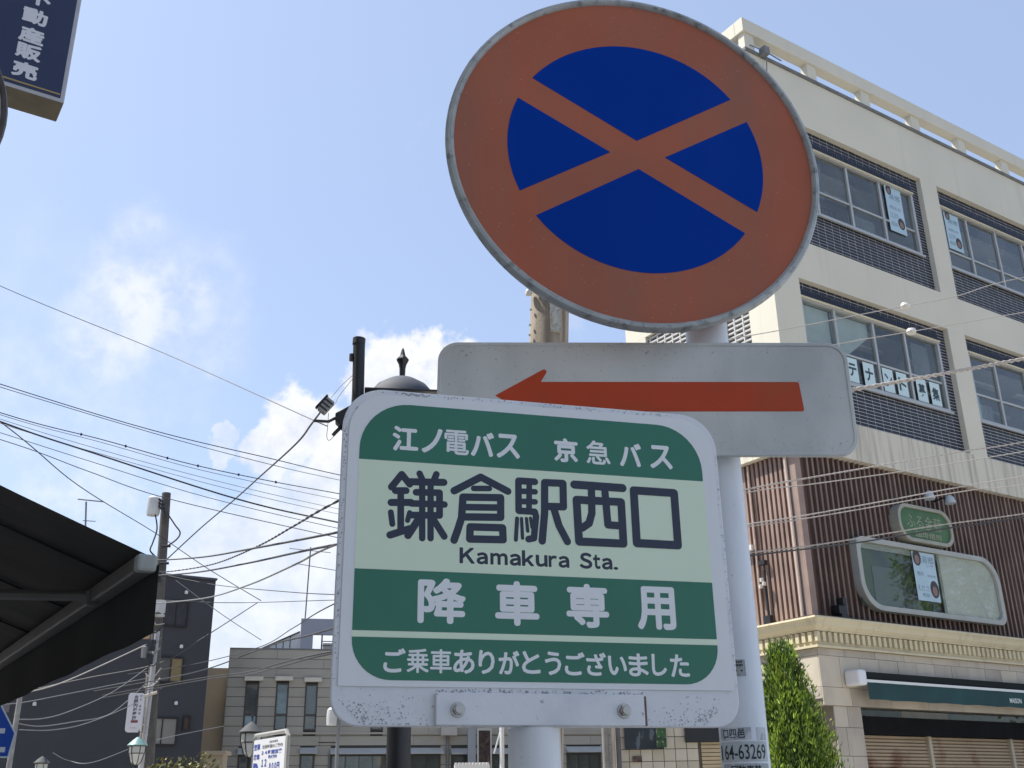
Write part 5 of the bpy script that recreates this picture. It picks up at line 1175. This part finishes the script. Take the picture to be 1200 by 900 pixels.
W('upper wire of the pair descending from the left edge above the twisted one', [(-260, 365, 12), (0, 450, 12), (178, 504, 12), (320, 538, 12), (400, 557, 11), HID(605)], .006, m_wire)
W('lower wire of the pair descending from the left edge above the twisted one', [(-260, 372, 12), (0, 453.5, 12), (195, 512, 12), (320, 545, 12), (400, 563, 11), HID(612)], .005, m_wireg)
W('wire with small clips along it, running down from the left edge', [(-260, 395, 12), (0, 483.5, 12), (121, 515.5, 12), (220, 543, 12), (313, 563, 12), (400, 579, 11), HID(622)], .006, m_wire, knots=(.3, .38, .46, .54, .62, .7))
W('carrier wire just beneath the clipped one', [(-260, 398, 12), (0, 486, 12), (121, 519, 12), (220, 547, 12), (313, 568, 12), (400, 586, 11), HID(630)], .004, m_wireg)
W('thin wire directly above the boldest cable', [(-260, 402, 13), (0, 491, 13), (150, 536, 13), (280, 570, 13), (400, 597, 12), HID(642)], .004, m_wireg)
W('second thin wire directly above the boldest cable', [(-260, 405, 13), (0, 496, 13), (150, 541, 13), (280, 576, 13), (400, 603, 12), HID(648)], .004, m_wireg)
W('boldest black cable sloping down from the left edge', [(-260, 395, 12), (0, 494, 12), (107, 530, 12), (277, 584.5, 12), (398, 612.5, 11), HID(660)], .0105, m_wire)
W('wire passing just over the head of the utility pole', [(-260, 425, 14), (0, 507, 14), (107, 541, 14), (240, 582, 14), (400, 620, 13), HID(668)], .005, m_wire)
W('wire that touches the top of the utility pole', [(-260, 440, 14), (0, 515, 14), (100, 551, 14), (192, 583, 14), (373, 625, 13), HID(680)], .006, m_wire)
W('steep wire crossing behind the utility pole toward the lower right', [(-260, 310, 15), (0, 494, 17), (92, 569, 20), (181, 624, 24), (243, 666, 24), (306, 704, 24)], .010, m_wire)
W('black cable dropping from the terminal box to the utility pole', [(385, 470, 6.95), (365, 497, 7.5), (345, 522, 9), (303, 560, 13), (273, 587, 17), (235, 619, 21), (196, 655, 24.6)], (.0055, .014), m_wire)
W('thick black cable from the utility pole, uppermost of three', [(150, 655, 25), (180, 656.5, 24.6), (236, 653, 20), (295, 643, 15), (400, 623, 11), HID(575)], .016, m_wire)
W('twisted cable from the utility pole rising steeply to the right', [(175, 671, 24.6), (205, 669, 23), (250, 661, 20), (300, 641, 15), (345, 616, 12), (400, 585, 10), HID(470)], .014, m_wire, twist=.55)
W('thick black cable from the utility pole, lowest of three', [(175, 675, 24.6), (228, 671, 20), (290, 660, 16), (345, 648, 13), (400, 637, 11), HID(595)], .016, m_wire)
W('pale sagging cable sweeping up from the utility pole to the bus sign', [(150, 706, 25), (180, 707, 24.6), (240, 701, 20), (290, 686, 16), (345, 662, 13), (400, 636, 11), HID(560)], .014, m_wireg)
W('thin wire from the pole to a junction in mid air', [(20, 812, 26), (100, 795, 25), (187, 777, 24.5), (240, 746, 24), (302, 706, 24)], .012, m_wire)
W('level thin wire just over the dark house roof, upper', [(185, 672, 26), (250, 685, 24), (330, 693, 20), (400, 697, 16), HID(700)], .009, m_wire)
W('level thin wire just over the dark house roof, lower', [(183, 703, 26), (250, 706, 24), (302, 706, 24), (400, 703, 18), HID(700)], .009, m_wire)
W('faint wire over the dark house edge', [(206, 680, 30), (260, 720, 30), (306, 750, 32)], .012, m_wireg)
W('rising thin wire above the grey building', [(150, 790, 28), (224, 779, 24), (302, 759, 20), (345, 735, 16), (395, 706, 12), HID(600)], .009, m_wire)
W('black cable dipping over the grey roof', [(110, 810, 26), (224, 789, 22), (302, 762, 18), (330, 752, 15), (395, 735, 11), HID(650)], .013, m_wire)
W('pair of cables across the grey facade, upper', [(120, 815, 26), (240, 794, 22), (289, 788, 18), (333, 776, 14), (392, 763, 11), HID(720)], .011, m_wire)
W('pair of cables across the grey facade, lower', [(120, 818, 26), (240, 796.5, 22), (289, 791, 18), (333, 780, 14), (392, 765.5, 11), HID(724)], .011, m_wire)
W('pale cable across the dark house, highest under the awning', [(-60, 812, 18), (0, 822, 20), (30, 812, 21), (80, 797, 22), (172, 755, 24.5)], .013, m_wirel)
W('second pale cable across the dark house under the awning', [(-60, 830, 18), (20, 824, 21), (75, 814, 23), (130, 803, 24), (172, 795, 24.5)], .010, m_wireg)
W('third cable across the dark house, sagging', [(22, 843, 19), (50, 842, 21), (80, 834, 22), (130, 812, 24), (172, 783, 24.5)], .010, m_wireg)
W('fourth cable across the dark house, sagging most', [(22, 848, 19), (48, 851, 21), (85, 846, 22), (130, 836, 24), (172, 800, 24.5)], .010, m_wireg)
W('lowest cable across the dark house', [(22, 855, 19), (60, 855.5, 21), (100, 848, 22), (150, 828, 24), (190, 806, 24.6)], .009, m_wireg)
W('thin cable low across the dark house toward the grey corner', [(62, 882, 23), (80, 891, 24), (110, 893, 24), (180, 868, 26), (262, 851, 30)], .010, m_wireg)
# right hand wires
W('thick pale twisted cable across the tiled facade', [HID(520, 8.2), (900, 473, 8.6), (1001, 456.5, 9.2), (1100, 439, 10), (1200, 420.5, 11), (1420, 380, 13)], .021, m_wirel, twist=.20)
W('black twisted wire crossing below the middle windows', [HID(625, 8.2), (868, 575, 9.5), (954, 559, 10), (1117, 531, 11.5), (1200, 518, 12.2), (1420, 480, 14)], .009, m_wirel, twist=.16)
W('thin pale wire under the black twisted one', [HID(630, 8.2), (868, 578.5, 9.5), (954, 567, 10), (1060, 552, 11), (1200, 529, 12.2), (1420, 490, 14)], .006, m_wirel)
W('pale wire crossing the brown siding, upper of the middle pair', [HID(650, 8.2), (871, 615, 9.5), (960, 601, 10), (1134, 569, 11.5), (1200, 558, 12.2), (1420, 520, 14)], .007, m_wirel)
W('pale wire crossing the brown siding, lower of the middle pair', [HID(653, 8.2), (871, 618, 9.5), (960, 605, 10), (1134, 575, 11.5), (1200, 568, 12.2), (1420, 535, 14)], .006, m_wirel)
W('black wire over the oval sign, upper of the low pair', [HID(680, 8.2), (876, 648, 9.5), (960, 638, 10), (1090, 617, 11.2), (1200, 602, 12.2), (1420, 568, 14)], .008, m_wirel, twist=.2)
W('black wire over the oval sign, lower of the low pair', [HID(683, 8.2), (876, 651.5, 9.5), (1003, 636, 10.5), (1090, 622, 11.2), (1200, 606, 12.2), (1420, 572, 14)], .009, m_wire)
W('upper thin wire with a white insulator knob before the windows', [HID(430, 8.2), (880, 393, 11), (1006, 369, 12), (1061, 358.7, 12.5), (1121, 347, 13), (1200, 325, 14), (1420, 290, 16)], .006, m_wirel, knots=((1061, 358.7, 12.5),))
W('lower thin wire with a white insulator knob before the windows', [HID(450, 8.2), (950, 408, 11.5), (1016, 397, 12), (1068, 388.5, 12.5), (1170, 371, 13.5), (1200, 366, 14), (1420, 330, 16)], .006, m_wirel, knots=((1068, 388.5, 12.5),))
W('thin stay wire from the upright pipe down to the terminal box', [(413, 440, 7.0), (400, 452, 6.98), (388, 466, 6.95)], .0022, m_wireg)
W('looping thin wire under the terminal box', [(385, 484, 6.95), (384, 500, 6.97), (383, 512, 6.98), (386, 516, 6.99), (392, 510, 7.0)], .0022, m_wireg)
W('second thin stay wire from the pipe to the terminal box', [(413, 444, 7.0), (402, 458, 6.98), (396, 466, 6.97), (393, 473, 6.95)], .0022, m_wireg)
#END
